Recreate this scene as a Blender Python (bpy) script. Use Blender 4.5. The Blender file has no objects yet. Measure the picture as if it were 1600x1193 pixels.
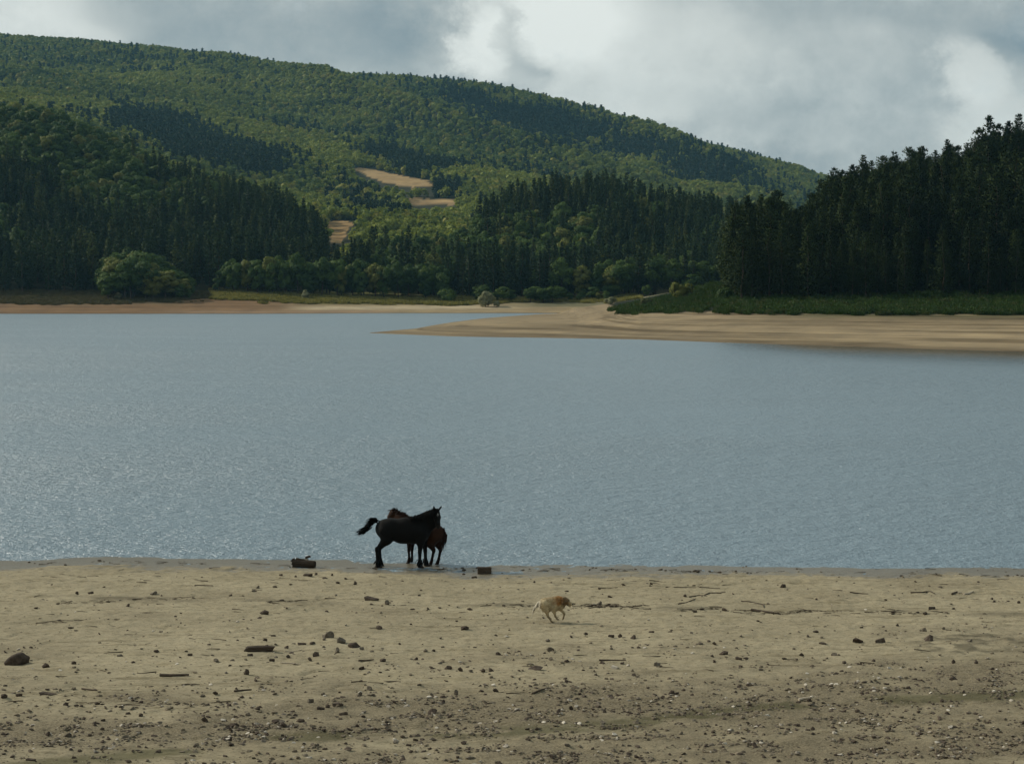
import bpy, bmesh, math, random
import numpy as np
from mathutils import Vector, Matrix, Quaternion, Euler

random.seed(7)
RNG = np.random.default_rng(7)
R = math.radians
scene = bpy.context.scene
COL = scene.collection

# ------------------------------------------------------------------ camera
CAM_H = 9.2                      # metres above the water
FPX = 2600.0                     # focal length in photograph pixels (1600 wide)
PITCH = math.atan(151.5 / FPX)   # looking slightly down
cam_d = bpy.data.cameras.new("camera")
cam_d.sensor_fit = 'HORIZONTAL'
cam_d.sensor_width = 36.0
cam_d.lens = FPX / 1600.0 * 36.0
cam_d.clip_start = 0.1
cam_d.clip_end = 20000.0
cam = bpy.data.objects.new("camera", cam_d)
cam.location = (0, 0, CAM_H)
cam.rotation_euler = (math.pi / 2 - PITCH, 0, 0)
COL.objects.link(cam)
scene.camera = cam

# ------------------------------------------------------------------ view
scene.view_settings.view_transform = 'Standard'
scene.view_settings.look = 'None'
scene.view_settings.exposure = 0.0
scene.view_settings.gamma = 1.0
scene.view_settings.use_curve_mapping = False
scene.render.engine = 'CYCLES'
scene.cycles.max_bounces = 6
scene.cycles.diffuse_bounces = 2
scene.cycles.glossy_bounces = 2
scene.cycles.transmission_bounces = 2
scene.cycles.volume_bounces = 0

# ------------------------------------------------------------------ sun
SUN_EL, SUN_AZ = 32.0, 24.0      # azimuth measured from -X towards +Y
to_sun = Vector((-math.cos(R(SUN_AZ)) * math.cos(R(SUN_EL)),
                 math.sin(R(SUN_AZ)) * math.cos(R(SUN_EL)), math.sin(R(SUN_EL))))
sun_d = bpy.data.lights.new("sun", 'SUN')
sun_d.energy = 3.3
sun_d.angle = R(1.5)
sun_d.color = (1.0, 0.93, 0.80)
sun = bpy.data.objects.new("sun", sun_d)
sun.rotation_euler = (-to_sun).to_track_quat('-Z', 'Y').to_euler()
sun.location = (-50, 20, 60)
COL.objects.link(sun)

# ------------------------------------------------------------------ sky
SKY_STRENGTH = 0.1
world = bpy.data.worlds.new("World")
scene.world = world
world.use_nodes = True


def build_world():
    nt = world.node_tree
    nt.nodes.clear()
    N, L = nt.nodes, nt.links

    def m(op, a, b=None, c=None, clamp=False):
        n = N.new('ShaderNodeMath'); n.operation = op; n.use_clamp = clamp
        for i, v in enumerate((a, b, c)):
            if v is None: continue
            if isinstance(v, (int, float)): n.inputs[i].default_value = v
            else: L.new(v, n.inputs[i])
        return n.outputs[0]

    out = N.new('ShaderNodeOutputWorld'); bg = N.new('ShaderNodeBackground')
    bg.inputs[1].default_value = SKY_STRENGTH
    L.new(bg.outputs[0], out.inputs[0])
    sky = N.new('ShaderNodeTexSky'); sky.sky_type = 'NISHITA'; sky.sun_disc = False
    sky.sun_elevation = R(SUN_EL); sky.sun_rotation = R(-(90 - SUN_AZ))
    sky.altitude = 900; sky.air_density = 1.2; sky.dust_density = 1.5
    tc = N.new('ShaderNodeTexCoord')
    sep = N.new('ShaderNodeSeparateXYZ'); L.new(tc.outputs['Generated'], sep.inputs[0])
    X, Y, Z = sep.outputs
    # stretched direction for the cloud noise
    comb = N.new('ShaderNodeCombineXYZ')
    L.new(m('MULTIPLY', X, 1.0), comb.inputs[0]); L.new(m('MULTIPLY', Y, 1.0), comb.inputs[1])
    L.new(m('MULTIPLY', Z, 1.25), comb.inputs[2])

    def noise(scale, detail, rough, off=0.0, dist=0.0):
        mp = N.new('ShaderNodeMapping'); mp.inputs['Location'].default_value = (off, off * .7, off * 1.3)
        L.new(comb.outputs[0], mp.inputs[0])
        n = N.new('ShaderNodeTexNoise'); n.inputs['Scale'].default_value = scale
        n.inputs['Detail'].default_value = detail; n.inputs['Roughness'].default_value = rough
        n.inputs['Distortion'].default_value = dist
        L.new(mp.outputs[0], n.inputs['Vector'])
        return n.outputs['Fac']
    n1 = noise(4.5, 7, .58, 2.3, .3)
    n2 = noise(15, 8, .66, 5.1, .2)
    n4 = noise(44, 6, .62, 1.9, .1)
    n3 = noise(9, 6, .62, 8.7)
    Yc = m('MAXIMUM', Y, 0.08)
    a = m('DIVIDE', X, Yc); e = m('DIVIDE', Z, Yc)
    front = m('GREATER_THAN', Y, 0.08)
    w1 = m('SUBTRACT', n2, .5); w2 = m('SUBTRACT', n3, .5)
    aw = m('ADD', a, m('MULTIPLY', w1, .075)); ew = m('ADD', e, m('MULTIPLY', w2, .055))

    aw = m('ADD', aw, m('MULTIPLY', m('SUBTRACT', n4, .5), .018)); ew = m('ADD', ew, m('MULTIPLY', m('SUBTRACT', n4, .5), .012))

    def blob(px, py, sx, sy, amp, k=1.0):
        a0, e0 = (px - 800) / FPX, (445 - py) / FPX
        da = m('DIVIDE', m('SUBTRACT', aw, a0), sx / FPX)
        de = m('DIVIDE', m('SUBTRACT', ew, e0), sy / FPX)
        r2 = m('ADD', m('MULTIPLY', da, da), m('MULTIPLY', de, de))
        return m('MULTIPLY', m('MULTIPLY', m('EXPONENT', m('MULTIPLY', m('POWER', r2, k), -1.0)), amp), front)
    # cloud luminance: an overcast of grey banks with brighter breaks
    lum = m('ADD', .415, m('MULTIPLY', m('SUBTRACT', n1, .5), .42))
    lum = m('ADD', lum, m('MULTIPLY', w1, .34)); lum = m('ADD', lum, m('MULTIPLY', m('SUBTRACT', n4, .5), .17)); lum = m('ADD', lum, m('MULTIPLY', w2, .22))
    for b in BLOBS: lum = m('ADD', lum, blob(*b))
    dot = m('ADD', m('MULTIPLY', X, to_sun.x), m('ADD', m('MULTIPLY', Y, to_sun.y), m('MULTIPLY', Z, to_sun.z)))
    lum = m('ADD', lum, m('MULTIPLY', m('POWER', m('MAXIMUM', dot, 0.0), 5.0), .34))
    lum = m('MAXIMUM', lum, .26); lum = m('MINIMUM', lum, .86)
    ramp = N.new('ShaderNodeValToRGB')
    ramp.color_ramp.elements[0].position = 0.24; ramp.color_ramp.elements[0].color = (.205, .275, .315, 1)
    ramp.color_ramp.elements[1].position = 0.9; ramp.color_ramp.elements[1].color = (.84, .88, .84, 1)
    el = ramp.color_ramp.elements.new(.42); el.color = (.378, .43, .436, 1)
    el = ramp.color_ramp.elements.new(.60); el.color = (.605, .645, .622, 1)
    L.new(lum, ramp.inputs[0])
    sc = N.new('ShaderNodeVectorMath'); sc.operation = 'SCALE'; sc.inputs[3].default_value = 1.0 / SKY_STRENGTH
    L.new(ramp.outputs[0], sc.inputs[0])
    # thin breaks where the blue sky shows
    gap = m('MULTIPLY', m('SUBTRACT', n3, .60), 5.0, clamp=True)
    fac = m('SUBTRACT', 1.0, m('MULTIPLY', gap, .35))
    mix = N.new('ShaderNodeMix'); mix.data_type = 'RGBA'
    L.new(fac, mix.inputs[0]); L.new(sky.outputs[0], mix.inputs[6]); L.new(sc.outputs[0], mix.inputs[7])
    L.new(mix.outputs[2], bg.inputs[0])


BLOBS = [(45, 15, 105, 66, .28, 1.6), (150, 62, 60, 30, .18, 1.2), (762, 72, 50, 64, .30, 2.4), (885, 22, 120, 66, .34, 1.6),
         (1010, 85, 260, 85, .17, 1.3), (1500, 108, 55, 50, .24, 2.0), (1570, 185, 90, 64, .18, 1.4), (1010, 178, 110, 22, .12), (1200, 225, 130, 26, .07),
         (470, 60, 230, 60, -.05, 1.5), (803, 55, 24, 48, -.30, 1.5), (845, 105, 26, 24, -.16, 1.2), (1440, 15, 190, 36, -.07, 1.5), (1330, 150, 170, 70, .07), (620, 30, 75, 60, -.06, 2.0), (1565, 58, 60, 26, -.14, 1.4), (1200, 165, 100, 34, -.02)]
build_world()


# ------------------------------------------------------------------ projection helpers (metres from pixels)
CA, SA = math.cos(PITCH), math.sin(PITCH)


def at_depth(px, py, Y):
    cx, cy = (px - 800) / FPX, (596.5 - py) / FPX
    den = CA + cy * SA
    return np.array([cx * Y / den, Y, CAM_H + Y * (-SA + cy * CA) / den])


def project(x, y, z):
    """world -> photograph pixels (numpy)"""
    dz = z - CAM_H
    d = y * CA - dz * SA
    up = y * SA + dz * CA
    return 800 + FPX * x / d, 596.5 - FPX * up / d


# ------------------------------------------------------------------ noise
def _hash(ix, iy, seed):
    h = (ix.astype(np.int64) * 374761393 + iy.astype(np.int64) * 668265263 + seed * 974634777) & 0x7fffffff
    h = (h ^ (h >> 13)) * 1274126177 & 0x7fffffff
    h = (h ^ (h >> 16)) & 0xffff
    return h / 65535.0


def vnoise(x, y, seed=0):
    x = np.asarray(x, float); y = np.asarray(y, float)
    ix, iy = np.floor(x), np.floor(y)
    fx, fy = x - ix, y - iy
    fx = fx * fx * fx * (fx * (fx * 6 - 15) + 10); fy = fy * fy * fy * (fy * (fy * 6 - 15) + 10)
    a = _hash(ix, iy, seed); b = _hash(ix + 1, iy, seed); c = _hash(ix, iy + 1, seed); d = _hash(ix + 1, iy + 1, seed)
    return (a * (1 - fx) + b * fx) * (1 - fy) + (c * (1 - fx) + d * fx) * fy - .5


def fbm(x, y, seed=0, octs=4, gain=.5):
    s = 0; amp = 1.0; f = 1.0
    for o in range(octs):
        s = s + amp * vnoise(x * f + 17.3 * o, y * f - 9.1 * o, seed + o)
        amp *= gain; f *= 2.03
    return s


def sstep(a, b, x):
    t = np.clip((np.asarray(x, float) - a) / (b - a), 0, 1)
    return t * t * (3 - 2 * t)


# ------------------------------------------------------------------ object helpers
def link(o, parent=None):
    COL.objects.link(o)
    if parent is not None: o.parent = parent
    return o


def tag(o, label=None, cat=None, group=None, kind=None):
    if label: o['label'] = label
    if cat: o['category'] = cat
    if group: o['group'] = group
    if kind: o['kind'] = kind
    return o


def mesh_np(name, v, f, mat=None, smooth=False):
    """mesh from numpy vertices and faces (n,3) or (n,4)"""
    me = bpy.data.meshes.new(name)
    v = np.asarray(v, np.float32); f = np.asarray(f, np.int32)
    k = f.shape[1]
    me.vertices.add(len(v)); me.vertices.foreach_set('co', v.ravel())
    me.loops.add(f.size); me.loops.foreach_set('vertex_index', f.ravel())
    me.polygons.add(len(f))
    me.polygons.foreach_set('loop_start', np.arange(0, f.size, k, dtype=np.int32))
    try: me.polygons.foreach_set('loop_total', np.full(len(f), k, np.int32))
    except Exception: pass
    me.polygons.foreach_set('use_smooth', np.full(len(f), smooth, bool))
    me.update(calc_edges=True); me.validate()
    if mat: me.materials.append(mat)
    return me


def mesh_list(name, v, f, mat=None, smooth=False):
    me = bpy.data.meshes.new(name)
    me.from_pydata([tuple(map(float, p)) for p in v], [], [tuple(int(i) for i in q) for q in f])
    me.update()
    if smooth: me.polygons.foreach_set('use_smooth', [True] * len(me.polygons))
    if mat: me.materials.append(mat)
    return me


def vcol(me, name, cols):
    at = me.color_attributes.new(name, 'FLOAT_COLOR', 'POINT')
    c = np.ones((len(me.vertices), 4), np.float32); c[:, :cols.shape[1]] = cols
    at.data.foreach_set('color', c.ravel())


def empty(name, loc, rz=0.0, scale=1.0):
    o = bpy.data.objects.new(name, None)
    o.empty_display_size = .3
    o.location = loc; o.rotation_euler = (0, 0, rz)
    o.scale = (scale,) * 3 if isinstance(scale, (int, float)) else scale
    return link(o)


# ------------------------------------------------------------------ materials
class NT:
    def __init__(self, name, rough=.9, spec=.2):
        self.m = bpy.data.materials.new(name); self.m.use_nodes = True
        self.t = self.m.node_tree; self.N = self.t.nodes; self.L = self.t.links
        self.p = self.N['Principled BSDF']; self.out = self.N['Material Output']
        self.p.inputs['Roughness'].default_value = rough
        self.p.inputs['Specular IOR Level'].default_value = spec

    def new(self, k): return self.N.new(k)

    def set(self, sock, v):
        if isinstance(v, (int, float)): sock.default_value = v
        elif isinstance(v, tuple): sock.default_value = v if len(v) == len(sock.default_value) else (*v, 1)
        else: self.L.new(v, sock)

    def math(self, op, a, b=0.0, clamp=False):
        n = self.new('ShaderNodeMath'); n.operation = op; n.use_clamp = clamp
        self.set(n.inputs[0], a); self.set(n.inputs[1], b); return n.outputs[0]

    def pos(self): return self.new('ShaderNodeNewGeometry').outputs['Position']

    def obj(self): return self.new('ShaderNodeTexCoord').outputs['Object']

    def noise(self, vec, scale, detail=4, rough=.55, stretch=(1, 1, 1), off=0.0):
        mp = self.new('ShaderNodeMapping'); mp.inputs['Scale'].default_value = stretch
        mp.inputs['Location'].default_value = (off, off, off)
        self.L.new(vec, mp.inputs[0])
        n = self.new('ShaderNodeTexNoise'); n.inputs['Scale'].default_value = scale
        n.inputs['Detail'].default_value = detail; n.inputs['Roughness'].default_value = rough
        self.L.new(mp.outputs[0], n.inputs['Vector']); return n.outputs['Fac']

    def remap(self, v, a, b, lo=0.0, hi=1.0):
        n = self.new('ShaderNodeMapRange'); n.interpolation_type = 'SMOOTHSTEP'
        self.set(n.inputs[0], v)
        for i, q in zip((1, 2, 3, 4), (a, b, lo, hi)): n.inputs[i].default_value = q
        return n.outputs[0]

    def mix(self, f, a, b, mode='MIX'):
        n = self.new('ShaderNodeMix'); n.data_type = 'RGBA'; n.blend_type = mode
        self.set(n.inputs[0], f); self.set(n.inputs[6], a); self.set(n.inputs[7], b); return n.outputs[2]

    def bump(self, h, strength, dist):
        n = self.new('ShaderNodeBump'); n.inputs['Strength'].default_value = strength
        n.inputs['Distance'].default_value = dist; self.L.new(h, n.inputs['Height'])
        self.L.new(n.outputs[0], self.p.inputs['Normal']); return n

    def color(self, c): self.set(self.p.inputs['Base Color'], c)


def attr_node(t, name):
    a = t.new('ShaderNodeAttribute'); a.attribute_name = name; return a.outputs['Color']


def mat_foliage(name, c_dark, c_light, transl=.25, c_alt=None, alt_p=.0, tint_patch=60.0, sw=.30):
    t = NT(name, .7, .15)
    oi = t.new('ShaderNodeObjectInfo')
    rnd = oi.outputs['Random']
    geo = t.new('ShaderNodeNewGeometry')
    isl = t.noise(geo.outputs['Position'], .9, 2)
    st = t.noise(oi.outputs['Location'], 1.0 / tint_patch, 2)
    f = t.math('ADD', t.math('MULTIPLY', t.math('POWER', rnd, 1.3), .92 - sw * .6), t.math('MULTIPLY', t.remap(st, .36, .62), sw))
    c = t.mix(f, (*c_dark, 1), (*c_light, 1))
    if c_alt:
        k = t.math('MULTIPLY', t.math('GREATER_THAN', t.math('FRACT', t.math('MULTIPLY', rnd, 7.31)), 1 - alt_p), .8)
        c = t.mix(k, c, (*c_alt, 1))
    c = t.mix(t.remap(isl, .3, .7, .0, .45), c, t.mix(.5, c, (*[x * .45 for x in c_dark], 1)))
    t.color(c)
    tr = t.new('ShaderNodeBsdfTranslucent'); t.set(tr.inputs[0], t.mix(.5, c, (c_light[0] * 1.3, c_light[1] * 1.3, c_light[2] * .6, 1)))
    ms = t.new('ShaderNodeMixShader'); ms.inputs[0].default_value = transl
    t.L.new(t.p.outputs[0], ms.inputs[1]); t.L.new(tr.outputs[0], ms.inputs[2])
    t.L.new(ms.outputs[0], t.out.inputs['Surface'])
    return t.m


def mat_plain(name, c1, c2, scale, rough=.85, bump=.0, bscale=None, stretch=(1, 1, 1), spec=.2):
    t = NT(name, rough, spec)
    o = t.obj()
    n = t.noise(o, scale, 5, .6, stretch)
    rnd = t.new('ShaderNodeObjectInfo').outputs['Random']
    c = t.mix(t.remap(n, .3, .7), (*c1, 1), (*c2, 1))
    c = t.mix(1.0, c, t.mix(rnd, (.72, .70, .68, 1), (1.2, 1.2, 1.2, 1)), 'MULTIPLY')
    t.color(c)
    if bump: t.bump(t.noise(o, bscale or scale * 3, 4, .6, stretch), bump, .03)
    return t.m


def mat_beach():
    t = NT('beach_sand', .95, .12)
    p = t.pos()
    big = t.noise(p, .22, 4, .55, (1, 1.6, 1))
    mid = t.noise(p, 1.6, 5, .6, (.55, 1.5, 1), 3.0)
    fine = t.noise(p, 15, 6, .75, (.7, 1.1, 1), 7.0)
    streak = t.noise(p, 1.1, 6, .65, (.22, 2.6, 1), 11.0)
    c = t.mix(t.remap(big, .3, .7), (.280, .240, .158, 1), (.345, .296, .196, 1))
    c = t.mix(t.remap(mid, .45, .75, 0, .5), c, (.215, .178, .102, 1))
    c = t.mix(t.remap(streak, .54, .68, 0, .65), c, (.150, .124, .072, 1))
    c = t.mix(t.remap(fine, .53, .62, 0, .75), c, (.135, .110, .064, 1))
    c = t.mix(t.remap(fine, .44, .34, 0, .6), c, (.40, .345, .225, 1))
    st2 = t.noise(p, 4.2, 5, .65, (.35, 2.0, 1), 13.0)
    c = t.mix(t.remap(st2, .57, .66, 0, .6), c, (.140, .114, .066, 1))
    # gravel band: the 'zone' colour attribute carries its shape (R gravel, G moss, B mud)
    z = t.new('ShaderNodeAttribute'); z.attribute_name = 'zone'
    sx = t.new('ShaderNodeSeparateColor'); t.L.new(z.outputs['Color'], sx.inputs[0])
    grit = t.noise(p, 34, 4, .75, (.7, 1.1, 1), 1.7)
    g = t.mix(t.remap(grit, .38, .62), (.088, .072, .046, 1), (.275, .228, .148, 1))
    c = t.mix(t.math('MULTIPLY', sx.outputs[0], .75), c, g)
    c = t.mix(t.math('MULTIPLY', sx.outputs[1], .7), c, (.078, .074, .034, 1))
    c = t.mix(t.math('MULTIPLY', sx.outputs[2], .8), c, (.11, .095, .062, 1))
    sp = t.new('ShaderNodeSeparateXYZ'); t.L.new(p, sp.inputs[0])
    zz = t.math('ADD', sp.outputs[2], t.math('MULTIPLY', t.math('SUBTRACT', mid, .5), .10))
    wet = t.remap(zz, .02, .11, 1, 0)
    c = t.mix(t.math('MULTIPLY', wet, .8), c, (.120, .102, .072, 1))
    t.color(c)
    t.set(t.p.inputs['Roughness'], t.remap(wet, 0, 1, .95, .30))
    t.set(t.p.inputs['Specular IOR Level'], t.remap(wet, 0, 1, .12, .5))
    h = t.math('ADD', t.math('MULTIPLY', fine, .5), t.math('ADD', t.math('MULTIPLY', streak, .9), t.math('MULTIPLY', grit, t.math('MULTIPLY', sx.outputs[0], .8))))
    t.bump(h, .8, .05)
    return t.m


def mat_land():
    """far land: 'ground' colour attribute says what grows or lies where; noise and old waterlines break it"""
    t = NT('land', .95, .1)
    p = t.pos()
    g = t.new('ShaderNodeAttribute'); g.attribute_name = 'ground'
    n = t.noise(p, .12, 5, .6, (1, 1, 4))
    n2 = t.noise(p, 1.1, 4, .6, (.25, .8, 2), 4.0)
    sp = t.new('ShaderNodeSeparateXYZ'); t.L.new(p, sp.inputs[0])
    low = t.math('MULTIPLY', t.remap(sp.outputs[2], 3.6, 5.2, 1, 0), t.remap(sp.outputs[1], 320, 390, 1, .35))
    band = t.noise(p, 1.0, 3, .5, (.008, .008, 1.1), 2.0)
    b2 = t.noise(p, 1.0, 4, .6, (.012, .012, 2.7), 6.0)
    c = t.mix(t.remap(n, .25, .75), t.mix(1.0, g.outputs['Color'], (.78, .78, .80, 1), 'MULTIPLY'),
              t.mix(1.0, g.outputs['Color'], (1.15, 1.13, 1.10, 1), 'MULTIPLY'))
    c = t.mix(t.math('MULTIPLY', t.remap(band, .50, .62, 0, .55), low), c, t.mix(1.0, c, (.45, .44, .42, 1), 'MULTIPLY'))
    c = t.mix(t.math('MULTIPLY', t.remap(b2, .52, .56, 0, .85), low), c, t.mix(1.0, c, (.55, .53, .5, 1), 'MULTIPLY'))
    c = t.mix(t.math('MULTIPLY', t.remap(b2, .44, .38, 0, .6), low), c, t.mix(1.0, c, (1.35, 1.33, 1.3, 1), 'MULTIPLY'))
    c = t.mix(t.remap(n2, .55, .75, 0, .4), c, t.mix(1.0, c, (.6, .6, .6, 1), 'MULTIPLY'))
    wet = t.remap(sp.outputs[2], .06, .30, 1, 0)
    c = t.mix(t.math('MULTIPLY', wet, .6), c, t.mix(1.0, c, (.45, .43, .42, 1), 'MULTIPLY'))
    t.color(c)
    t.bump(t.math('ADD', n, n2), .6, .5)
    return t.m


def mat_water():
    t = NT('lake_water', .12, .5)
    p = t.pos()
    t.p.inputs['IOR'].default_value = 1.9
    big = t.noise(p, .018, 3, .5, (1, .45, 1))
    c = t.mix(big, (.150, .225, .275, 1), (.190, .262, .308, 1))
    t.color(c)
    h0 = t.noise(p, .22, 3, .55, (.5, 1.3, 1), 15.0)
    h1 = t.noise(p, .95, 3, .6, (.62, 1.3, 1))
    h2 = t.noise(p, 3.1, 3, .65, (.66, 1.25, 1), 5.0)
    h3 = t.noise(p, 7.5, 2, .65, (.85, 1.2, 1), 9.0)
    gust = t.remap(t.noise(p, .035, 4, .6, (.5, 1.4, 1), 20.0), .3, .7, .80, 1.12)
    # sheltered, calmer water under the wooded right bank, its dark reflection partly painted
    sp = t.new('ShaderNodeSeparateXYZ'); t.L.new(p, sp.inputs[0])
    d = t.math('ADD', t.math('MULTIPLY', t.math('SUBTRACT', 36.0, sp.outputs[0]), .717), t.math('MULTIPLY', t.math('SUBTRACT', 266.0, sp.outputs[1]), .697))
    calm_reflection = t.math('MULTIPLY', t.remap(d, 4.0, 52.0, 1, 0), t.remap(sp.outputs[0], 26.0, 46.0))
    gust = t.math('MULTIPLY', gust, t.math('SUBTRACT', 1.0, t.math('MULTIPLY', calm_reflection, .93)))
    h = t.math('ADD', t.math('MULTIPLY', h1, .25), t.math('ADD', t.math('MULTIPLY', h2, .185), t.math('MULTIPLY', h3, .080)))
    h = t.math('ADD', h, t.math('MULTIPLY', h0, .30))
    h = t.math('MULTIPLY', h, gust)
    t.bump(h, 1.0, 1.5)
    t.color(t.mix(t.math('MULTIPLY', calm_reflection, .9), c, (.025, .035, .035, 1)))  # darker base colour paints in the reflection of the bank
    t.set(t.p.inputs['Roughness'], t.math('SUBTRACT', .36, t.math('MULTIPLY', calm_reflection, .27)))
    return t.m


M = {}
M['beach'] = mat_beach(); M['land'] = mat_land(); M['water'] = mat_water()
M['pine'] = mat_foliage('pine_needles', (.011, .025, .005), (.044, .070, .013), .10)
M['fir'] = mat_foliage('fir_needles', (.012, .030, .014), (.056, .094, .030), .15, (.11, .14, .04), .14)
M['leaf'] = mat_foliage('broad_leaves', (.026, .060, .014), (.096, .148, .027), .30, (.18, .18, .04), .13)
M['leaf_far'] = mat_foliage('broad_leaves_hill', (.040, .085, .016), (.235, .262, .036), .30, (.28, .25, .045), .12, 260.0, .60)  # warm, wide tint patches paint in sunlit and cloud-shaded slopes
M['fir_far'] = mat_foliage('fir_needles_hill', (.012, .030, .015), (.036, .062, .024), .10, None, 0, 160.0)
M['bracken'] = mat_foliage('bracken_leaves', (.020, .046, .008), (.050, .088, .015), .2, (.08, .08, .03), .15, 9.0)
M['palebush'] = mat_foliage('willow_leaves', (.20, .21, .115), (.26, .26, .15), .25)
M['bark'] = mat_plain('bark', (.05, .035, .026), (.11, .08, .06), 2.0, .95, .5, 8, (1, 1, .2))
M['stone'] = mat_plain('stone_brown', (.052, .039, .029), (.105, .080, .059), 6.0, .9, .5, 30)
M['stone_grey'] = mat_plain('stone_grey', (.105, .088, .066), (.185, .158, .120), 6.0, .9, .4, 30)
M['stone_pale'] = mat_plain('stone_pale', (.40, .36, .29), (.56, .51, .43), 6.0, .85, .3, 30)
M['wood'] = mat_plain('wet_wood', (.030, .022, .016), (.070, .052, .036), 5.0, .85, .6, 22, (.25, 1, 1))
M['stick'] = mat_plain('stick_wood', (.045, .034, .024), (.09, .068, .048), 6.0, .9)
M['pale_wood'] = mat_plain('bleached_wood', (.36, .30, .22), (.52, .46, .36), 5.0, .85)
M['twig'] = mat_plain('twig_litter', (.035, .028, .02), (.075, .056, .038), 5.0, .95)
M['gravel'] = mat_plain('gravel', (.10, .082, .058), (.24, .20, .14), 9.0, .95)

# =================================================================== NEAR BEACH
def shore_y(x):
    """waterline of the near beach"""
    x = np.asarray(x, float)
    return 54.55 - 0.062 * x + .85 * fbm(x * .16, x * 0 + 3.3, 31, 3) + .35 * fbm(x * .8, x * 0 + 1.3, 35, 3)


def beach_z(x, y, relief=True):
    x = np.asarray(x, float); y = np.asarray(y, float)
    d = shore_y(x) - y                      # distance inland
    z = np.where(d < 0, d * .035, .012 * np.minimum(d, 1.6) + .0585 * np.maximum(d - 1.6, 0))
    z = z + np.where(d > 29, (d - 29) * .155 - .155 * 3 * (1 - np.exp(-(np.maximum(d, 29) - 29) / 3)), 0)
    z = np.minimum(z, 7.55 + .1 * fbm(x * .05, y * .05, 3, 2))
    if relief:
        k = sstep(.1, 2.2, d)
        z = z + k * (.05 * fbm(x * .28, y * .45, 5, 3) + .030 * fbm(x * 1.0, y * 1.9, 9, 3) + .024 * fbm(x * 3.6, y * 5.2, 12, 2))
        z = z + k * .034 * fbm(x * 6.5, y * 7.5, 13, 2)
        wx, wy = x + .6 * fbm(x * .9, y * .9, 18, 2), y + .5 * fbm(x * .8, y * 1.1, 19, 2)
        rill = np.exp(-(fbm(wx * .28, wy * 1.05, 20, 3) / .022) ** 2) * sstep(-.1, .25, fbm(x * .35, y * .5, 22, 2))
        rill2 = np.exp(-(fbm(wx * .8, wy * 2.4, 24, 2) / .03) ** 2) * sstep(.0, .3, fbm(x * .5, y * .8, 26, 2))
        z = z - k * (.040 * rill + .022 * rill2)
        z = z + .014 * fbm(x * .5, y * 1.5, 15, 2) * (1 - k)
    return z


def beach_hit(px, py):
    """where the ray through a pixel of the photograph meets the beach"""
    Y = 40.0
    for _ in range(40):
        p = at_depth(px, py, Y)
        q = at_depth(px, py, Y + .01)
        zb = float(beach_z(p[0], p[1], False))
        zb2 = float(beach_z(q[0], q[1], False))
        s = ((q[2] - zb2) - (p[2] - zb)) / .01
        Y = float(np.clip(Y - (p[2] - zb) / s, 12, 70))
    p = at_depth(px, py, Y)
    return p[0], p[1], float(beach_z(p[0], p[1], True)), FPX / Y


def gravel_mask(px, py):
    """stony old waterline bands across the foreground, in photograph measure of the beach"""
    n = fbm(px / 210., py / 26., 41, 3); n2 = fbm(px / 60., py / 9., 43, 3)
    c = np.interp(px, [-200, 0, 200, 420, 640, 860, 1080, 1300, 1600, 1900], [1155, 1150, 1140, 1118, 1112, 1108, 1098, 1090, 1078, 1070])
    w = np.interp(px, [0, 400, 800, 1200, 1600], [34, 32, 34, 52, 85])
    b = np.exp(-((py - c) / w) ** 2)
    b2 = .65 * np.exp(-((py - (c + 88)) / 22) ** 2) + .35 * sstep(1060, 1170, py)
    return np.clip(1.0 * b + b2 + .9 * n + .55 * n2 - .14, 0, 1)


def build_beach():
    xs = np.concatenate([-np.geomspace(260, 24, 40), np.arange(-23.5, 23.5, .075), np.geomspace(24, 260, 40)])
    ys = np.concatenate([np.linspace(-140, 18, 50), np.arange(18.5, 24, .5), np.arange(24, 57.2, .085), np.geomspace(57.5, 90, 14)])
    X, Y = np.meshgrid(xs, ys)
    Z = beach_z(X, Y)
    px, py = project(X, np.maximum(Y, 5), Z)
    ok = Y > 20
    g = np.where(ok, gravel_mask(px, py), .4)
    # clods and pebbly crust on the gravel
    cl = np.maximum(fbm(X * 5.5, Y * 6.5, 51, 3), 0)
    Z = Z + np.where(ok, g * .05 * cl, 0)
    # mossy rills behind the gravel, and mud clods on the right
    moss = np.clip(1.3 * np.exp(-((py - np.interp(px, [0, 500, 850, 1000, 1250, 1600], [1200, 1150, 1141, 1128, 1100, 1085])) / 8.) ** 2) * sstep(.0, .25, fbm(px / 120., py / 12., 61, 3) + .12), 0, 1)
    mud = np.clip(np.exp(-(((px - 1520) / 75.) ** 2 + ((py - 1004) / 17.) ** 2)) * 2.2 * np.maximum(fbm(X * 2.2, Y * 3., 63, 3) + .12, 0) * 2, 0, 1)
    mud = np.maximum(mud, .8 * np.clip(np.exp(-((py - np.interp(px, [-100, 250, 500, 760, 1000, 1300, 1430, 1700], [930, 935, 942, 944, 949, 954, 956, 962])) / 3.5) ** 2) * sstep(-.05, .35, fbm(px / 90., py / 8., 67, 3)), 0, 1))
    Z = Z + np.where(ok, mud * .055 * (fbm(X * 4, Y * 5, 69, 2) + .35), 0)
    zone = np.stack([np.where(ok, g, .4), np.where(ok, moss, 0), np.where(ok, mud, 0)], -1).reshape(-1, 3)
    nx, ny = len(xs), len(ys)
    v = np.stack([X, Y, Z], -1).reshape(-1, 3)
    idx = np.arange(nx * ny).reshape(ny, nx)
    f = np.stack([idx[:-1, :-1], idx[:-1, 1:], idx[1:, 1:], idx[1:, :-1]], -1).reshape(-1, 4)
    me = mesh_np('beach', v, f, M['beach'], True)
    vcol(me, 'zone', zone)
    o = link(bpy.data.objects.new('beach', me)); tag(o, kind='structure')
    return o


build_beach()

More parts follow.
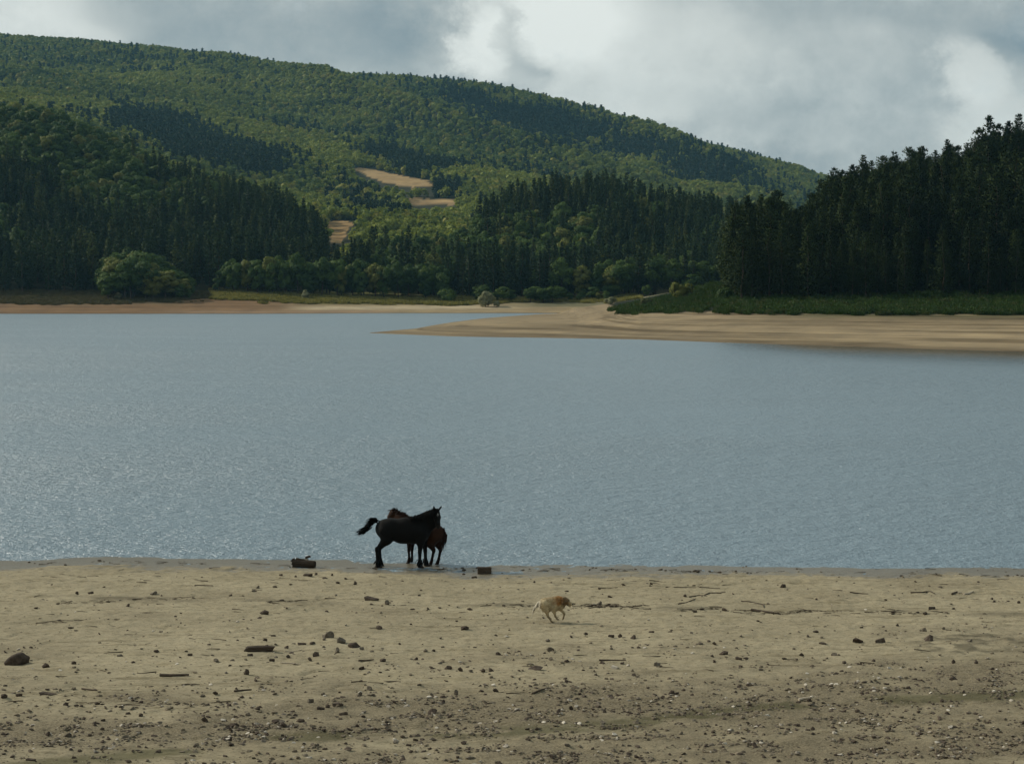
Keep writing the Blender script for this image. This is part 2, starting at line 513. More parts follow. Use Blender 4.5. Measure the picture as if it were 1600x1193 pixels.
# =================================================================== FAR LAND
U = np.concatenate([np.linspace(-1500, -110, 70), np.arange(-100, 1701, 3.5), np.linspace(1715, 3100, 70)])   # x/y in photograph pixels from the axis
YS = 190.0 * 1.0085 ** np.arange(352)
YS = YS[YS < 3700]


def curve(pts):
    """pixel (px, py, Y) rows -> (u, Y, z)"""
    out = []
    for px, py, Y in pts:
        p = at_depth(px, py, Y); out.append((800 + FPX * p[0] / Y, Y, p[2]))
    return np.array(out)


WATER_U = [-1500, 0, 400, 600, 840, 900, 1000, 3100]
WATER_Y = [480, 531, 531, 543, 543, 540, 520, 500]
T = 15.0  # tree height taken off skylines
CREST1 = curve([(-700, 120, 920), (-100, 140, 890), (0, 150, 880), (60, 156, 876), (130, 176, 870), (200, 207, 860), (260, 242, 850), (330, 272, 820), (420, 292, 790),
                (500, 335, 740), (516, 368, 710), (532, 390, 695), (545, 386, 690), (560, 376, 690), (640, 346, 720), (700, 332, 742), (730, 320, 752), (800, 291, 770), (880, 274, 780), (960, 272, 790),
                (1010, 291, 790), (1080, 306, 780), (1150, 316, 760), (1250, 324, 740), (1600, 335, 740), (2400, 330, 740)])
CREST1[:, 2] -= T + 2
RIDGE = curve([(-1200, 30, 2700), (-300, 47, 2650), (0, 52, 2600), (100, 58, 2600), (200, 67, 2600), (350, 83, 2580), (430, 98, 2560), (540, 111, 2550), (640, 115, 2550), (750, 129, 2540), (850, 152, 2520),
               (950, 176, 2500), (1050, 199, 2480), (1150, 222, 2450), (1250, 248, 2420), (1290, 265, 2400), (1400, 300, 2400), (1600, 345, 2400), (2400, 380, 2400)])
RIDGE[:, 2] -= 12


def stack(u):
    """control points (Y, z) of the far hillsides along the bearing u"""
    I = lambda xs, ys: np.interp(u, xs, ys)
    w = I(WATER_U, WATER_Y)
    c1y, c1z = I(CREST1[:, 0], CREST1[:, 1]), I(CREST1[:, 0], CREST1[:, 2])
    ry, rz = I(RIDGE[:, 0], RIDGE[:, 1]), I(RIDGE[:, 0], RIDGE[:, 2])
    a = I([-700, 0, 300, 520, 700, 1150, 2400], [5.4, 5.4, 5.2, 4.6, 3.9, 3.4, 3.0])
    b = I([-700, 0, 450, 520, 560, 900, 1150], [18, 17, 11, 8, 10, 10, 6])
    pts = [(w * 0 + 150, w * 0 - 2.5), (w - 60, w * 0 - 2.2), (w, w * 0), (w + 52, a), (w + 112, np.minimum(b, c1z * .6 + 2)),
           (c1y, c1z), (c1y + 90, np.where(u < 500, c1z - 10, np.minimum(c1z + 0, 30))),
           (w * 0 + 1060, I([-700, 0, 300, 500, 560, 700, 1000, 1300], [96, 88, 70, 50, 50, 44, 30, 20])),
           (w * 0 + 1270, I([-700, 0, 300, 560, 720, 1000, 1300], [130, 122, 96, 72, 72, 55, 38])),
           (w * 0 + 1480, I([-700, 0, 300, 560, 720, 1000, 1300], [175, 165, 132, 110, 104, 82, 55])),
           (w * 0 + 1900, I([-700, 0, 300, 560, 720, 1000, 1300], [255, 243, 215, 182, 165, 128, 80])),
           (ry - 120, rz * .955), (ry, rz), (ry + 500, rz * .80), (w * 0 + 3750, rz * .45)]
    return np.stack([p[0] for p in pts]), np.stack([p[1] for p in pts])


def right_land(u):
    """the spit on the right that rises into the wooded knoll"""
    US = [575, 650, 700, 760, 850, 900, 1000, 1130, 1300, 1450, 1600, 2200, 3100]
    I = lambda ys: np.interp(u, US, ys)
    P = [(I([319, 307, 299, 294, 290, 287, 281, 266, 252, 239, 230, 200, 170]), 0),
         (I([319.5, 330, 345, 360, 372, 368, 322, 312, 305, 301, 298, 295, 290]), I([.05, .3, .55, .8, 1.1, 1.3, 2.9, 3.75, 3.85, 3.95, 4.1, 4.5, 4.8])),
         (I([320, 352, 405, 464, 531, 460, 385, 330, 325, 322, 320, 318, 315]), I([0, 0, 0, 0, 0, 1.35, 4.3, 5.1, 5.4, 5.5, 5.6, 6.4, 7.0])),
         (I([330, 365, 420, 480, 560, 540, 470, 400, 400, 400, 400, 400, 400]), I([-1.5, -1.5, -1.5, -1.5, -1.5, 1.6, 4.6, 9.5, 15, 19.5, 24, 30, 34])),
         (I([400, 430, 480, 540, 600, 580, 540, 470, 470, 470, 470, 470, 470]), I([-2, -2, -2, -2, -2, 1.6, 4.6, 10.5, 21, 28, 34, 45, 50])),
         (u * 0 + 640, I([-2, -2, -2, -2, -2, 2.4, 5.0, 8, 20, 26, 32, 44, 50])),
         (u * 0 + 900, I([-2, -2, -2, -2, -2, 0, 2, 6, 12, 18, 22, 34, 40])), (u * 0 + 3750, u * 0)]
    ys = np.stack([u * 0 + 150] + [p[0] for p in P]); zs = np.stack([u * 0 - 2.5] + [p[1] + u * 0 for p in P])
    return ys, zs


def interp_smooth(ys, zs, Yq):
    """monotone cubic through the control points of one bearing"""
    h = np.diff(ys); d = np.diff(zs) / h
    mm = np.zeros(len(ys))
    ok = d[:-1] * d[1:] > 0
    w1 = 2 * h[1:] + h[:-1]; w2 = h[1:] + 2 * h[:-1]
    with np.errstate(divide='ignore', invalid='ignore'):
        mm[1:-1] = np.where(ok, (w1 + w2) / (w1 / d[:-1] + w2 / d[1:]), 0)
    mm[0], mm[-1] = d[0], d[-1]
    k = np.clip(np.searchsorted(ys, Yq) - 1, 0, len(h) - 1)
    t = np.clip((Yq - ys[k]) / h[k], 0, 1)
    return ((2 * t ** 3 - 3 * t ** 2 + 1) * zs[k] + (t ** 3 - 2 * t ** 2 + t) * h[k] * mm[k]
            + (-2 * t ** 3 + 3 * t ** 2) * zs[k + 1] + (t ** 3 - t ** 2) * h[k] * mm[k + 1])


def make_table():
    ys, zs = stack(U); yr, zr = right_land(U)
    Tb = np.zeros((len(U), len(YS)))
    Rr = np.zeros_like(Tb)
    for i, u in enumerate(U):
        zf = interp_smooth(ys[:, i], zs[:, i], YS)
        zz = interp_smooth(yr[:, i], zr[:, i], YS) if u > 572 else np.full(len(YS), -2.5)
        Tb[i] = np.maximum(zf, zz); Rr[i] = zz
    UU, YY = np.meshgrid(U, YS, indexing='ij')
    XX = (UU - 800) / FPX * YY
    k = sstep(5, 14, Tb)
    n = fbm(XX / 60, YY / 60, 71, 4) * 3.0 * sstep(560, 700, YY) * k
    # gullies and spurs of the big hillside running down towards the lake
    far = sstep(980, 1350, YY) * (1 - sstep(2250, 2560, YY))
    ax = (XX * .80 + YY * .60) / 330.0; bx = (YY * .80 - XX * .60) / 900.0
    spur = (1 - np.abs(2 * vnoise(ax + .3 * fbm(XX / 300, YY / 300, 75, 2), bx, 73)) * 2)
    Tb = Tb + n + far * (30 * spur - 12 + 14 * fbm(XX / 140, YY / 200, 77, 3)) * (.35 + .65 * sstep(1450, 1800, YY))
    shore_n = (.10 * fbm(XX / 9, YY / 9, 79, 3) + .25 * fbm(XX / 30, YY / 22, 78, 2)) * sstep(.3, 2.0, Tb) * (1 - k)
    # old waterlines: small terraces cut in the bare shores
    terr = .045 * (1 - sstep(330, 400, YY)) * np.sin(Tb * 9.0 + 1.5 * fbm(XX / 40, YY / 40, 81, 2)) * sstep(.2, .8, Tb) * (1 - sstep(3.6, 4.6, Tb))
    return Tb + shore_n + terr, Rr, XX, YY


TAB, RTAB, TX, TY = make_table()


def land_z(u, Y):
    """bilinear look-up of the far land"""
    u = np.asarray(u, float); Y = np.asarray(Y, float)
    iu = np.clip(np.searchsorted(U, u) - 1, 0, len(U) - 2); iy = np.clip(np.searchsorted(YS, Y) - 1, 0, len(YS) - 2)
    a = np.clip((u - U[iu]) / (U[iu + 1] - U[iu]), 0, 1); b = np.clip((Y - YS[iy]) / (YS[iy + 1] - YS[iy]), 0, 1)
    return (TAB[iu, iy] * (1 - a) + TAB[iu + 1, iy] * a) * (1 - b) + (TAB[iu, iy + 1] * (1 - a) + TAB[iu + 1, iy + 1] * a) * b


def in_poly(px, py, poly):
    px = np.asarray(px, float); py = np.asarray(py, float)
    c = np.zeros(px.shape, bool); j = len(poly) - 1
    for i in range(len(poly)):
        xi, yi = poly[i]; xj, yj = poly[j]
        with np.errstate(divide='ignore', invalid='ignore'):
            c ^= ((yi > py) != (yj > py)) & (px < (xj - xi) * (py - yi) / (yj - yi + 1e-9) + xi)
        j = i
    return c


FIELDS = [[(550, 262), (575, 263), (610, 271), (672, 283), (678, 291), (640, 292), (600, 285), (568, 273)],
          [(636, 311), (716, 310), (712, 319), (660, 321), (640, 319)],
          [(512, 346), (557, 345), (545, 362), (532, 378), (512, 379)]]
FIELD_Y = [(1422, 1720), (1280, 1422), (880, 1120)]


def field_mask(px, py, Y):
    mres = np.zeros(np.shape(px), bool)
    for poly, (y0, y1) in zip(FIELDS, FIELD_Y):
        wob = fbm(px / 16., Y / 30., 221, 3)
        mres |= in_poly(px + 9 * wob, py + 3.0 * wob, poly) & (Y > y0) & (Y < y1)
    return mres


def build_land():
    Z = TAB
    px, py = project(TX, TY, Z)
    c = np.zeros(Z.shape + (3,)); c[:] = (.030, .032, .016)            # forest floor
    n = fbm(TX / 18, TY / 18, 91, 4)
    def put(mask, col):
        mask = np.clip(mask, 0, 1)[..., None]; c[:] = c * (1 - mask) + np.array(col) * mask
    right = (RTAB > -1.2) & (TY < 545) & (px > 560)
    # left shore: reddish earth below, dull turf above
    sh = (~right) & (TY < 640)
    low = 1 - sstep(4.2, 6.0, Z + n)
    red = 1 - sstep(380, 560, px)
    put(sh * low * 1.0, (.27, .21, .12))
    put(sh * low * red, (.180, .112, .058))
    put(sh * sstep(2.0, 3.6, Z + .9 * n) * low * (1 - sstep(250, 300, px)), (.095, .082, .045))
    put(sh * sstep(2.2, 2.8, Z + .5 * n) * sstep(440, 520, px) * (1 - sstep(690, 800, px)) * (1 - sstep(8, 10, Z)), (.125, .118, .036))
    put(sh * np.exp(-((Z - 1.55 - .3 * n) / .55) ** 2) * sstep(430, 500, px) * (1 - sstep(740, 860, px)), (.42, .35, .23))
    put(sh * np.exp(-((Z - .45) / .35) ** 2) * sstep(180, 330, px) * (1 - sstep(560, 640, px)), (.25, .175, .11))
    put(sh * sstep(1.4, 2.0, Z) * sstep(760, 860, px), (.15, .14, .08))
    # right spit: sand below, greenish at its top edge
    put(right * (1 - sstep(3.8, 4.5, Z + .5 * n)), (.262, .205, .125))
    put(right * np.exp(-((Z - 3.6 - .4 * n) / .30) ** 2) * sstep(1150, 1300, px) * .6, (.17, .17, .08))
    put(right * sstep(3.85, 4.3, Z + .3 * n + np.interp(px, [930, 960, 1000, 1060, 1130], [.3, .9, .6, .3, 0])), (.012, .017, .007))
    fm = field_mask(px, py, TY)
    c[fm] = np.array((.33, .225, .105)) * (1 + .5 * n[fm])[:, None]
    f3 = fm & (TY < 1130)
    c[f3] = c[f3] * np.array((.75, .72, .66)) * (1 + .5 * np.sin(Z[f3] * 2.2))[:, None]
    nu, ny = Z.shape
    v = np.stack([TX, TY, Z], -1).reshape(-1, 3)
    idx = np.arange(nu * ny).reshape(nu, ny)
    f = np.stack([idx[:-1, :-1], idx[1:, :-1], idx[1:, 1:], idx[:-1, 1:]], -1).reshape(-1, 4)
    me = mesh_np('hills', v, f, M['land'], True)
    vcol(me, 'ground', c.reshape(-1, 3))
    o = link(bpy.data.objects.new('hills', me)); tag(o, kind='structure')
    return o


build_land()

# the lake, one sheet, and a bed under it that carries the ground on past the sides
def sheet(name, x0, x1, y0, y1, z, mat):
    me = mesh_list(name, [(x0, y0, z), (x1, y0, z), (x1, y1, z), (x0, y1, z)], [(0, 1, 2, 3)], mat)
    return tag(link(bpy.data.objects.new(name, me)), kind='structure')


sheet('water', -3300, 3300, 50.0, 3690, 0.0, M['water'])
sheet('lake_bed', -3300, 3300, -150, 3690, -3.0, M['beach'])

# =================================================================== TREE MESHES
def tri_leaf(c, d, up, w, l):
    """a pointed blade from c along d"""
    s = np.cross(d, up); n = np.linalg.norm(s); s = s / n if n > 1e-6 else np.array([1., 0, 0])
    return [c - s * w * .5, c + s * w * .5, c + d * l]


def rnd_dir(r):
    v = r.normal(size=3); return v / np.linalg.norm(v)


def tris_mesh(name, tris, mat, centre=None, blend=.65, up=.25):
    v = np.asarray(tris, np.float32).reshape(-1, 3)
    me = mesh_np(name, v, np.arange(len(v)).reshape(-1, 3), mat, centre is not None)
    if centre is not None:              # foliage shades as a rounded mass, each blade leaning from it
        t = v.reshape(-1, 3, 3); n = np.cross(t[:, 1] - t[:, 0], t[:, 2] - t[:, 0]); n /= np.linalg.norm(n, axis=1)[:, None] + 1e-9
        c = t.mean(1) - np.array(centre(t.mean(1))); c /= np.linalg.norm(c, axis=1)[:, None] + 1e-9
        c[:, 2] += up
        n *= np.sign((n * c).sum(1))[:, None] + 1e-6
        m_ = c * blend + n * (1 - blend); m_ /= np.linalg.norm(m_, axis=1)[:, None] + 1e-9
        me.normals_split_custom_set_from_vertices(np.repeat(m_, 3, 0).tolist())
    return me


def conifer_crown(name, seed, h, rad, base, whorls, per, tufts, mat, lean=.0, top_round=.0, tl=.75, tw=.26, gaps=.12):
    r = np.random.default_rng(seed)
    tris = []
    lob = r.uniform(.62, 1.28, 9)                     # uneven outline round the stem
    for i in range(whorls):
        t = (i + r.uniform(-.3, .3)) / whorls        # 0 at the crown's foot, 1 at its tip
        t = min(max(t, 0), 1)
        z = h * (base + (1 - base) * t)
        prof = (1 - t) ** (1.0 - .45 * top_round) * (.45 + .55 * min(1, t / .22)) if t < .97 else .05
        rz = rad * max(prof, .06) * r.uniform(.8, 1.15)
        n = max(3, int(per * (.5 + .5 * prof) + r.integers(0, 2)))
        a0 = r.uniform(0, 6.28)
        for k in range(n):
            if r.random() < gaps: continue
            a = a0 + 6.283 * k / n + r.uniform(-.35, .35)
            L = rz * r.uniform(.65, 1.15) * lob[int(a / 6.2832 * 9) % 9]
            el = -.12 + .75 * t + r.uniform(-.14, .14)
            d = np.array([math.cos(a) * math.cos(el), math.sin(a) * math.cos(el), math.sin(el)])
            p0 = np.array([lean * z, 0, z])
            m = max(2, int(tufts * (.35 + .65 * L / rad)))
            for q in range(m):
                s = .25 + .75 * (q + r.uniform(.2, .9)) / m
                c = p0 + d * L * s + np.array([0, 0, -.10 * L * s * s]) + r.normal(size=3) * .12 * L * (1 - .4 * s)
                for _ in range(3):
                    dd = d * .8 + r.normal(size=3) * .65 + np.array([0, 0, .30]); dd /= np.linalg.norm(dd)
                    tris.append(tri_leaf(c, dd, rnd_dir(r), tw * r.uniform(.8, 1.4), tl * r.uniform(.6, 1.2)))
    for q in range(7):                                # leader
        c = np.array([lean * h, 0, h * (1 - .07 * q / 7)])
        dd = np.array([r.normal() * .35, r.normal() * .35, 1]); dd /= np.linalg.norm(dd)
        tris.append(tri_leaf(c - dd * .5 * tl, dd, rnd_dir(r), tw * .8, tl * .9))
    return tris_mesh(name, tris, mat, lambda c: np.stack([c[:, 0] * 0, c[:, 1] * 0, c[:, 2] - .25 * np.hypot(c[:, 0], c[:, 1])], -1), .6, .1)


def leafy_crown(name, seed, h, rad, base, lobes, per, mat, size=.5, flat=1.0):
    r = np.random.default_rng(seed)
    tris = []
    cens = []
    cz, hz = h * (base + 1) / 2, h * (1 - base) / 2
    for i in range(lobes):
        d = rnd_dir(r)
        k = r.uniform(.35, .78)
        c = np.array([d[0] * rad * k, d[1] * rad * k, cz + d[2] * hz * k * flat])
        R_ = rad * r.uniform(.30, .48)
        for q in range(per):
            n = rnd_dir(r)
            if n[2] < -.35 and r.random() < .6: n[2] *= -1
            p = c + n * R_ * r.uniform(.72, 1.08) * np.array([1, 1, .85])
            t = np.cross(n, rnd_dir(r)); t /= np.linalg.norm(t) + 1e-9
            t = t + n * r.uniform(-.5, .5); t /= np.linalg.norm(t)
            s = size * r.uniform(.7, 1.35)
            tris.append(tri_leaf(p - t * s * .5, t, n + .5 * rnd_dir(r), s * .95, s)); cens.append(c * .75 + np.array([0, 0, cz]) * .25)
    cens = np.array(cens)
    return tris_mesh(name, tris, mat, lambda c: cens, .62, .15)


def trunk_mesh(name, seed, h, r0, limbs, mat, limb_l=2.0, zlo=.15, zhi=.8):
    r = np.random.default_rng(seed)
    v, f = [], []

    def tube(pts, rads, n):
        b = len(v)
        for p, q in zip(pts, rads):
            for k in range(n):
                a = 6.2832 * k / n; v.append((p[0] + q * math.cos(a), p[1] + q * math.sin(a), p[2]))
        for i in range(len(pts) - 1):
            for k in range(n):
                f.append((b + i * n + k, b + i * n + (k + 1) % n, b + (i + 1) * n + (k + 1) % n, b + (i + 1) * n + k))
    pts = [(r.normal() * .006 * h * i, r.normal() * .006 * h * i, h * i / 5 - (.3 if i == 0 else 0)) for i in range(6)]
    tube(pts, [r0 * (1.25 if i == 0 else 1) * (1 - i / 5.6) for i in range(6)], 7)
    for _ in range(limbs):
        z = h * r.uniform(zlo, zhi); a = r.uniform(0, 6.28); L = limb_l * r.uniform(.6, 1.2) * (1.1 - z / h)
        e = r.uniform(-.1, .7)
        d = np.array([math.cos(a) * math.cos(e), math.sin(a) * math.cos(e), math.sin(e)])
        tube([np.array([0, 0, z]), np.array([0, 0, z]) + d * L * .6, np.array([0, 0, z + .1 * L]) + d * L], [r0 * .28, r0 * .18, r0 * .07], 4)
    return mesh_list(name, v, f, mat, True)


# each prototype: crown mesh, trunk mesh, height it was built at, half width
P = {'pine_tree': [], 'conifer_tree': [], 'broadleaf_tree': []}
for i in range(7):
    h = [21, 22, 20, 23, 21, 19, 22][i]; rad = [4.3, 4.8, 4.0, 4.6, 5.0, 4.2, 4.5][i]
    P['pine_tree'].append((conifer_crown('pine_crown', 100 + i, h, rad, [.07, .1, .05, .09, .12, .06, .04][i], 40, 9, 11, M["pine"], 0, [.95, 1.2, .75, 1.1, 1.25, .85, 1.0][i], .58, .20),
                           trunk_mesh('pine_trunk', 120 + i, h * .96, .26, 10, M['bark']), h, rad))
for i in range(5):
    h = 18; rad = [2.9, 3.3, 2.7, 3.1, 3.4][i]
    P['conifer_tree'].append((conifer_crown('conifer_crown', 140 + i, h, rad, [.06, .1, .08, .12, .05][i], 28, 7, 7, M['fir'], 0, [.3, .6, .2, .8, .4][i], .72, .30),
                              trunk_mesh('conifer_trunk', 150 + i, h * .96, .22, 6, M['bark']), h, rad))
for i in range(6):
    h = 14; rad = [3.9, 4.3, 3.4, 4.8, 3.1, 4.0][i]
    P['broadleaf_tree'].append((leafy_crown('broadleaf_crown', 160 + i, h, rad, [.02, .05, .0, .06, .0, .03][i], 20, 95, M['leaf'], .72),
                                trunk_mesh('broadleaf_trunk', 170 + i, h * .8, .24, 7, M['bark'], 3.0), h, rad))
FARP = {'conifer_tree': [], 'broadleaf_tree': []}
for i in range(4):
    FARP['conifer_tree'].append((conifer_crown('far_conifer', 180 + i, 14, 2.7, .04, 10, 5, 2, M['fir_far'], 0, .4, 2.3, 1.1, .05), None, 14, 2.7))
    FARP['broadleaf_tree'].append((leafy_crown('far_broadleaf', 190 + i, 11, 4.6, .05, 9, 15, M['leaf_far'], 2.1), None, 11, 4.6))

# =================================================================== WHERE THE TREES STAND
TREES = []     # dict per tree


def spread(u0, u1, y0, y1, step, seed):
    """jittered points over a bearing range and a depth range, even per square metre"""
    r = np.random.default_rng(seed)
    xs0, xs1 = (u0 - 800) / FPX * (y1 if u0 < 800 else y0), (u1 - 800) / FPX * (y1 if u1 > 800 else y0)
    gx = np.arange(xs0, xs1, step); gy = np.arange(y0, y1, step)
    X, Y = np.meshgrid(gx, gy)
    X = X + r.uniform(-.48, .48, X.shape) * step; Y = Y + r.uniform(-.48, .48, X.shape) * step
    u = 800 + FPX * X / Y
    k = (u > u0) & (u < u1)
    X, Y, u = X[k], Y[k], u[k]
    return X, Y, u, land_z(u, Y), r


def add_trees(X, Y, Z, kind, H, wide=None, zone='', far=False, sq=None):
    for i in range(len(X)):
        TREES.append(dict(x=float(X[i]), y=float(Y[i]), z=float(Z[i]), kind=kind[i] if not isinstance(kind, str) else kind,
                          h=float(H[i]), w=1.0 if wide is None else float(wide[i]), zone=zone, far=far))


# right wood of pines: hand placed skyline first, then the body of the wood
SKY = [(1150, 318, 352), (1168, 306, 362), (1190, 305, 366), (1213, 297, 372), (1228, 318, 360), (1253, 322, 376), (1268, 302, 392), (1283, 280, 396), (1303, 262, 404), (1316, 266, 398), (1332, 258, 410), (1349, 243, 408),
       (1362, 252, 414), (1380, 244, 410), (1396, 237, 418), (1422, 230, 420), (1441, 229, 424), (1462, 236, 416), (1480, 219, 420), (1497, 228, 428), (1512, 224, 418), (1530, 200, 412),
       (1546, 181, 410), (1560, 194, 416), (1576, 190, 420), (1592, 178, 414), (1612, 184, 420), (1640, 180, 420), (1670, 190, 424), (1700, 176, 420), (1740, 184, 424), (1790, 172, 420)]
RSKY = np.array([(a, b) for a, b, c in SKY], float)
for px, py, Yd in SKY:
    p = at_depth(px, py, Yd); u = 800 + FPX * p[0] / Yd
    zg = float(land_z(u, Yd)); TREES.append(dict(x=p[0], y=Yd, z=zg, kind='pine_tree', h=p[2] - zg + .3, w=1.0, zone='skyline', far=False))
X, Y, u, Z, r = spread(1128, 2150, 326, 480, 4.3, 11)
fr = np.interp(u, [1128, 1300, 1600, 2200], [336, 332, 328, 325])
k = (Y > fr) & (u > 1136 + 3 * r.random(len(u)))
X, Y, u, Z = X[k], Y[k], u[k], Z[k]; fr = fr[k]
H = np.where(Y < fr + 16, r.uniform(9, 16, len(X)), r.uniform(16, 23, len(X)))
ptop = project(X, Y, Z + H)[1]
lim = np.interp(u, RSKY[:, 0], RSKY[:, 1]) + r.uniform(4, 26, len(u))
zl = np.array([at_depth(a, b, c)[2] for a, b, c in zip(u, lim, Y)])
H = np.minimum(H, zl - Z)
k = H > 6
add_trees(X[k], Y[k], Z[k], 'pine_tree', H[k], r.uniform(.85, 1.15, k.sum()), 'right')

# wood in the middle
X, Y, u, Z, r = spread(520, 1250, 592, 850, 5.0, 12)
cu = np.interp(u, CREST1[:, 0], CREST1[:, 1])
front = np.interp(u, [520, 690, 760, 1150], [630, 605, 598, 592])
k = (Y < cu + 25) & (Y > front)
X, Y, u, Z = X[k], Y[k], u[k], Z[k]
con = fbm(X / 55, Y / 55, 201, 3) * 1.3 + np.interp(u, [520, 680, 780, 1150], [.16, .12, .22, .30]) + r.normal(size=len(X)) * .26
con -= .9 * np.exp(-(((u - 1010) / 45) ** 2 + ((Y - 735) / 40) ** 2)) + .9 * np.exp(-(((u - 905) / 32) ** 2 + ((Y - 690) / 40) ** 2)) + .5 * np.exp(-((Y - 604) / 12.) ** 2)
kind = np.where(con > 0, 'conifer_tree', 'broadleaf_tree')
H = np.where(con > 0, r.uniform(14, 21, len(X)), r.uniform(10, 16, len(X)))
H = H * np.where((u > 610) & (u < 745) & (Y > 690), .62, 1.0)
add_trees(X, Y, Z, kind, H, r.uniform(.85, 1.25, len(X)), 'middle')
for i in range(46):            # low pale shrubs along the wood's foot
    px = RNG.uniform(690, 1120); Yd = RNG.uniform(584, 597); x = (px - 800) / FPX * Yd
    TREES.append(dict(x=x, y=Yd, z=float(land_z(px, Yd)), kind='broadleaf_tree', h=RNG.uniform(3, 7), w=1.2, zone='foot', far=False))

# left hill
X, Y, u, Z, r = spread(-620, 524, 588, 960, 5.2, 13)
cu = np.interp(u, CREST1[:, 0], CREST1[:, 1])
front = np.interp(u, [-600, 150, 320, 400, 515], [588, 590, 606, 612, 615])
k = (Y < cu + 30) & (Y > front)
X, Y, u, Z = X[k], Y[k], u[k], Z[k]
py = project(X, Y, Z + 8)[1]
con = fbm(X / 60, Y / 60, 205, 3) * 1.5 + r.normal(size=len(X)) * .16
con += np.interp(u, [-100, 0, 160, 300, 420, 515], [-.38, -.32, -.22, .02, .40, .6]) + np.interp(py, [150, 260, 340, 440], [-.10, -.06, .12, .30])
con += .8 * (1 - sstep(622, 655, Y))
con -= .7 * np.exp(-(((u - 175) / 70) ** 2 + ((py - 285) / 30) ** 2)) + .55 * np.exp(-(((u - 235) / 90) ** 2 + ((py - 322) / 16) ** 2))
kind = np.where(con > 0, 'conifer_tree', 'broadleaf_tree')
H = np.where(con > 0, r.uniform(14, 21, len(X)), r.uniform(10, 16, len(X)))
add_trees(X, Y, Z, kind, H, r.uniform(.85, 1.25, len(X)), 'left')

# hedgerow of broad trees along the far meadow
X, Y, u, Z, r = spread(335, 700, 595, 613, 4.6, 14)
tops = np.interp(u, [335, 360, 420, 520, 600, 690], [430, 402, 393, 399, 404, 412]) + r.normal(size=len(u)) * 4
Ht = np.array([at_depth(a, b, c)[2] for a, b, c in zip(u, tops, Y)]) - Z
k = Ht > 4
add_trees(X[k], Y[k], Z[k], 'broadleaf_tree', Ht[k], r.uniform(.75, 1.0, k.sum()), 'hedgerow')

# the rounded mass of bushy trees on the left shore
X, Y, u, Z, r = spread(160, 316, 576, 604, 3.6, 15)
tops = np.interp(u, [160, 180, 203, 240, 280, 300, 315], [406, 386, 377, 388, 414, 434, 456]) + r.normal(size=len(u)) * 3 + (602 - Y) * .7
Ht = np.array([at_depth(a, b, c)[2] for a, b, c in zip(u, tops, Y)]) - Z
k = Ht > 2
add_trees(X[k], Y[k], Z[k], 'broadleaf_tree', Ht[k], r.uniform(1.1, 1.5, k.sum()), 'mound')

# valley floor and the big hillside
X, Y, u, Z, r = spread(-420, 1420, 850, 1500, 6.6, 16)
cu = np.interp(u, CREST1[:, 0], CREST1[:, 1])
k = Y > cu + 30
X, Y, u, Z = X[k], Y[k], u[k], Z[k]
X2, Y2, u2, Z2, r2 = spread(-300, 1420, 1500, 2720, 7.4, 17)
X, Y, u, Z = (np.concatenate(q) for q in ((X, X2), (Y, Y2), (u, u2), (Z, Z2)))
r = np.random.default_rng(18)
px, py = project(X, Y, Z)
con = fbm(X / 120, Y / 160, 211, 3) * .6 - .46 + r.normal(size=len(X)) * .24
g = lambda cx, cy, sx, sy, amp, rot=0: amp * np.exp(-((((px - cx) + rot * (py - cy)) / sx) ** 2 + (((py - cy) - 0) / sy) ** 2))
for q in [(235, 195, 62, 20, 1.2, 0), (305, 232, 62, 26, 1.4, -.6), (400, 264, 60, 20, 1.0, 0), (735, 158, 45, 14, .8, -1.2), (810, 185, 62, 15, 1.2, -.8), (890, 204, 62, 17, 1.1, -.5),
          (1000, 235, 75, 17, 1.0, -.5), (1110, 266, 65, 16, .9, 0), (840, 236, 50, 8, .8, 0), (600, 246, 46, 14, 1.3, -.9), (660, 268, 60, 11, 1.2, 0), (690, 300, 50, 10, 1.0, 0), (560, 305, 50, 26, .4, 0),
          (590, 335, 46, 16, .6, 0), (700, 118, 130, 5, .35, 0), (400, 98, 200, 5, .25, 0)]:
    con = con + g(*q)  # denser dark conifers, the broad patches placed in lieu of cloud shadows
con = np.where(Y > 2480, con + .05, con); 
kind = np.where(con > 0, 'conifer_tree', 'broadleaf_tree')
H = np.where(con > 0, r.uniform(9, 14, len(X)), r.uniform(6.5, 11, len(X)))
ok = np.ones(len(X), bool)
for s_ in (0, .3, .6, 1.0):
    qx, qy = project(X, Y, Z + H * s_)
    for poly, (f0, f1) in zip(FIELDS, FIELD_Y):
        for dx in (-3, 3): ok &= ~(in_poly(qx + dx, qy, poly) & (Y < f1))
add_trees(X[ok], Y[ok], Z[ok], kind[ok], H[ok], r.uniform(.9, 1.3, ok.sum()), 'hill', True)


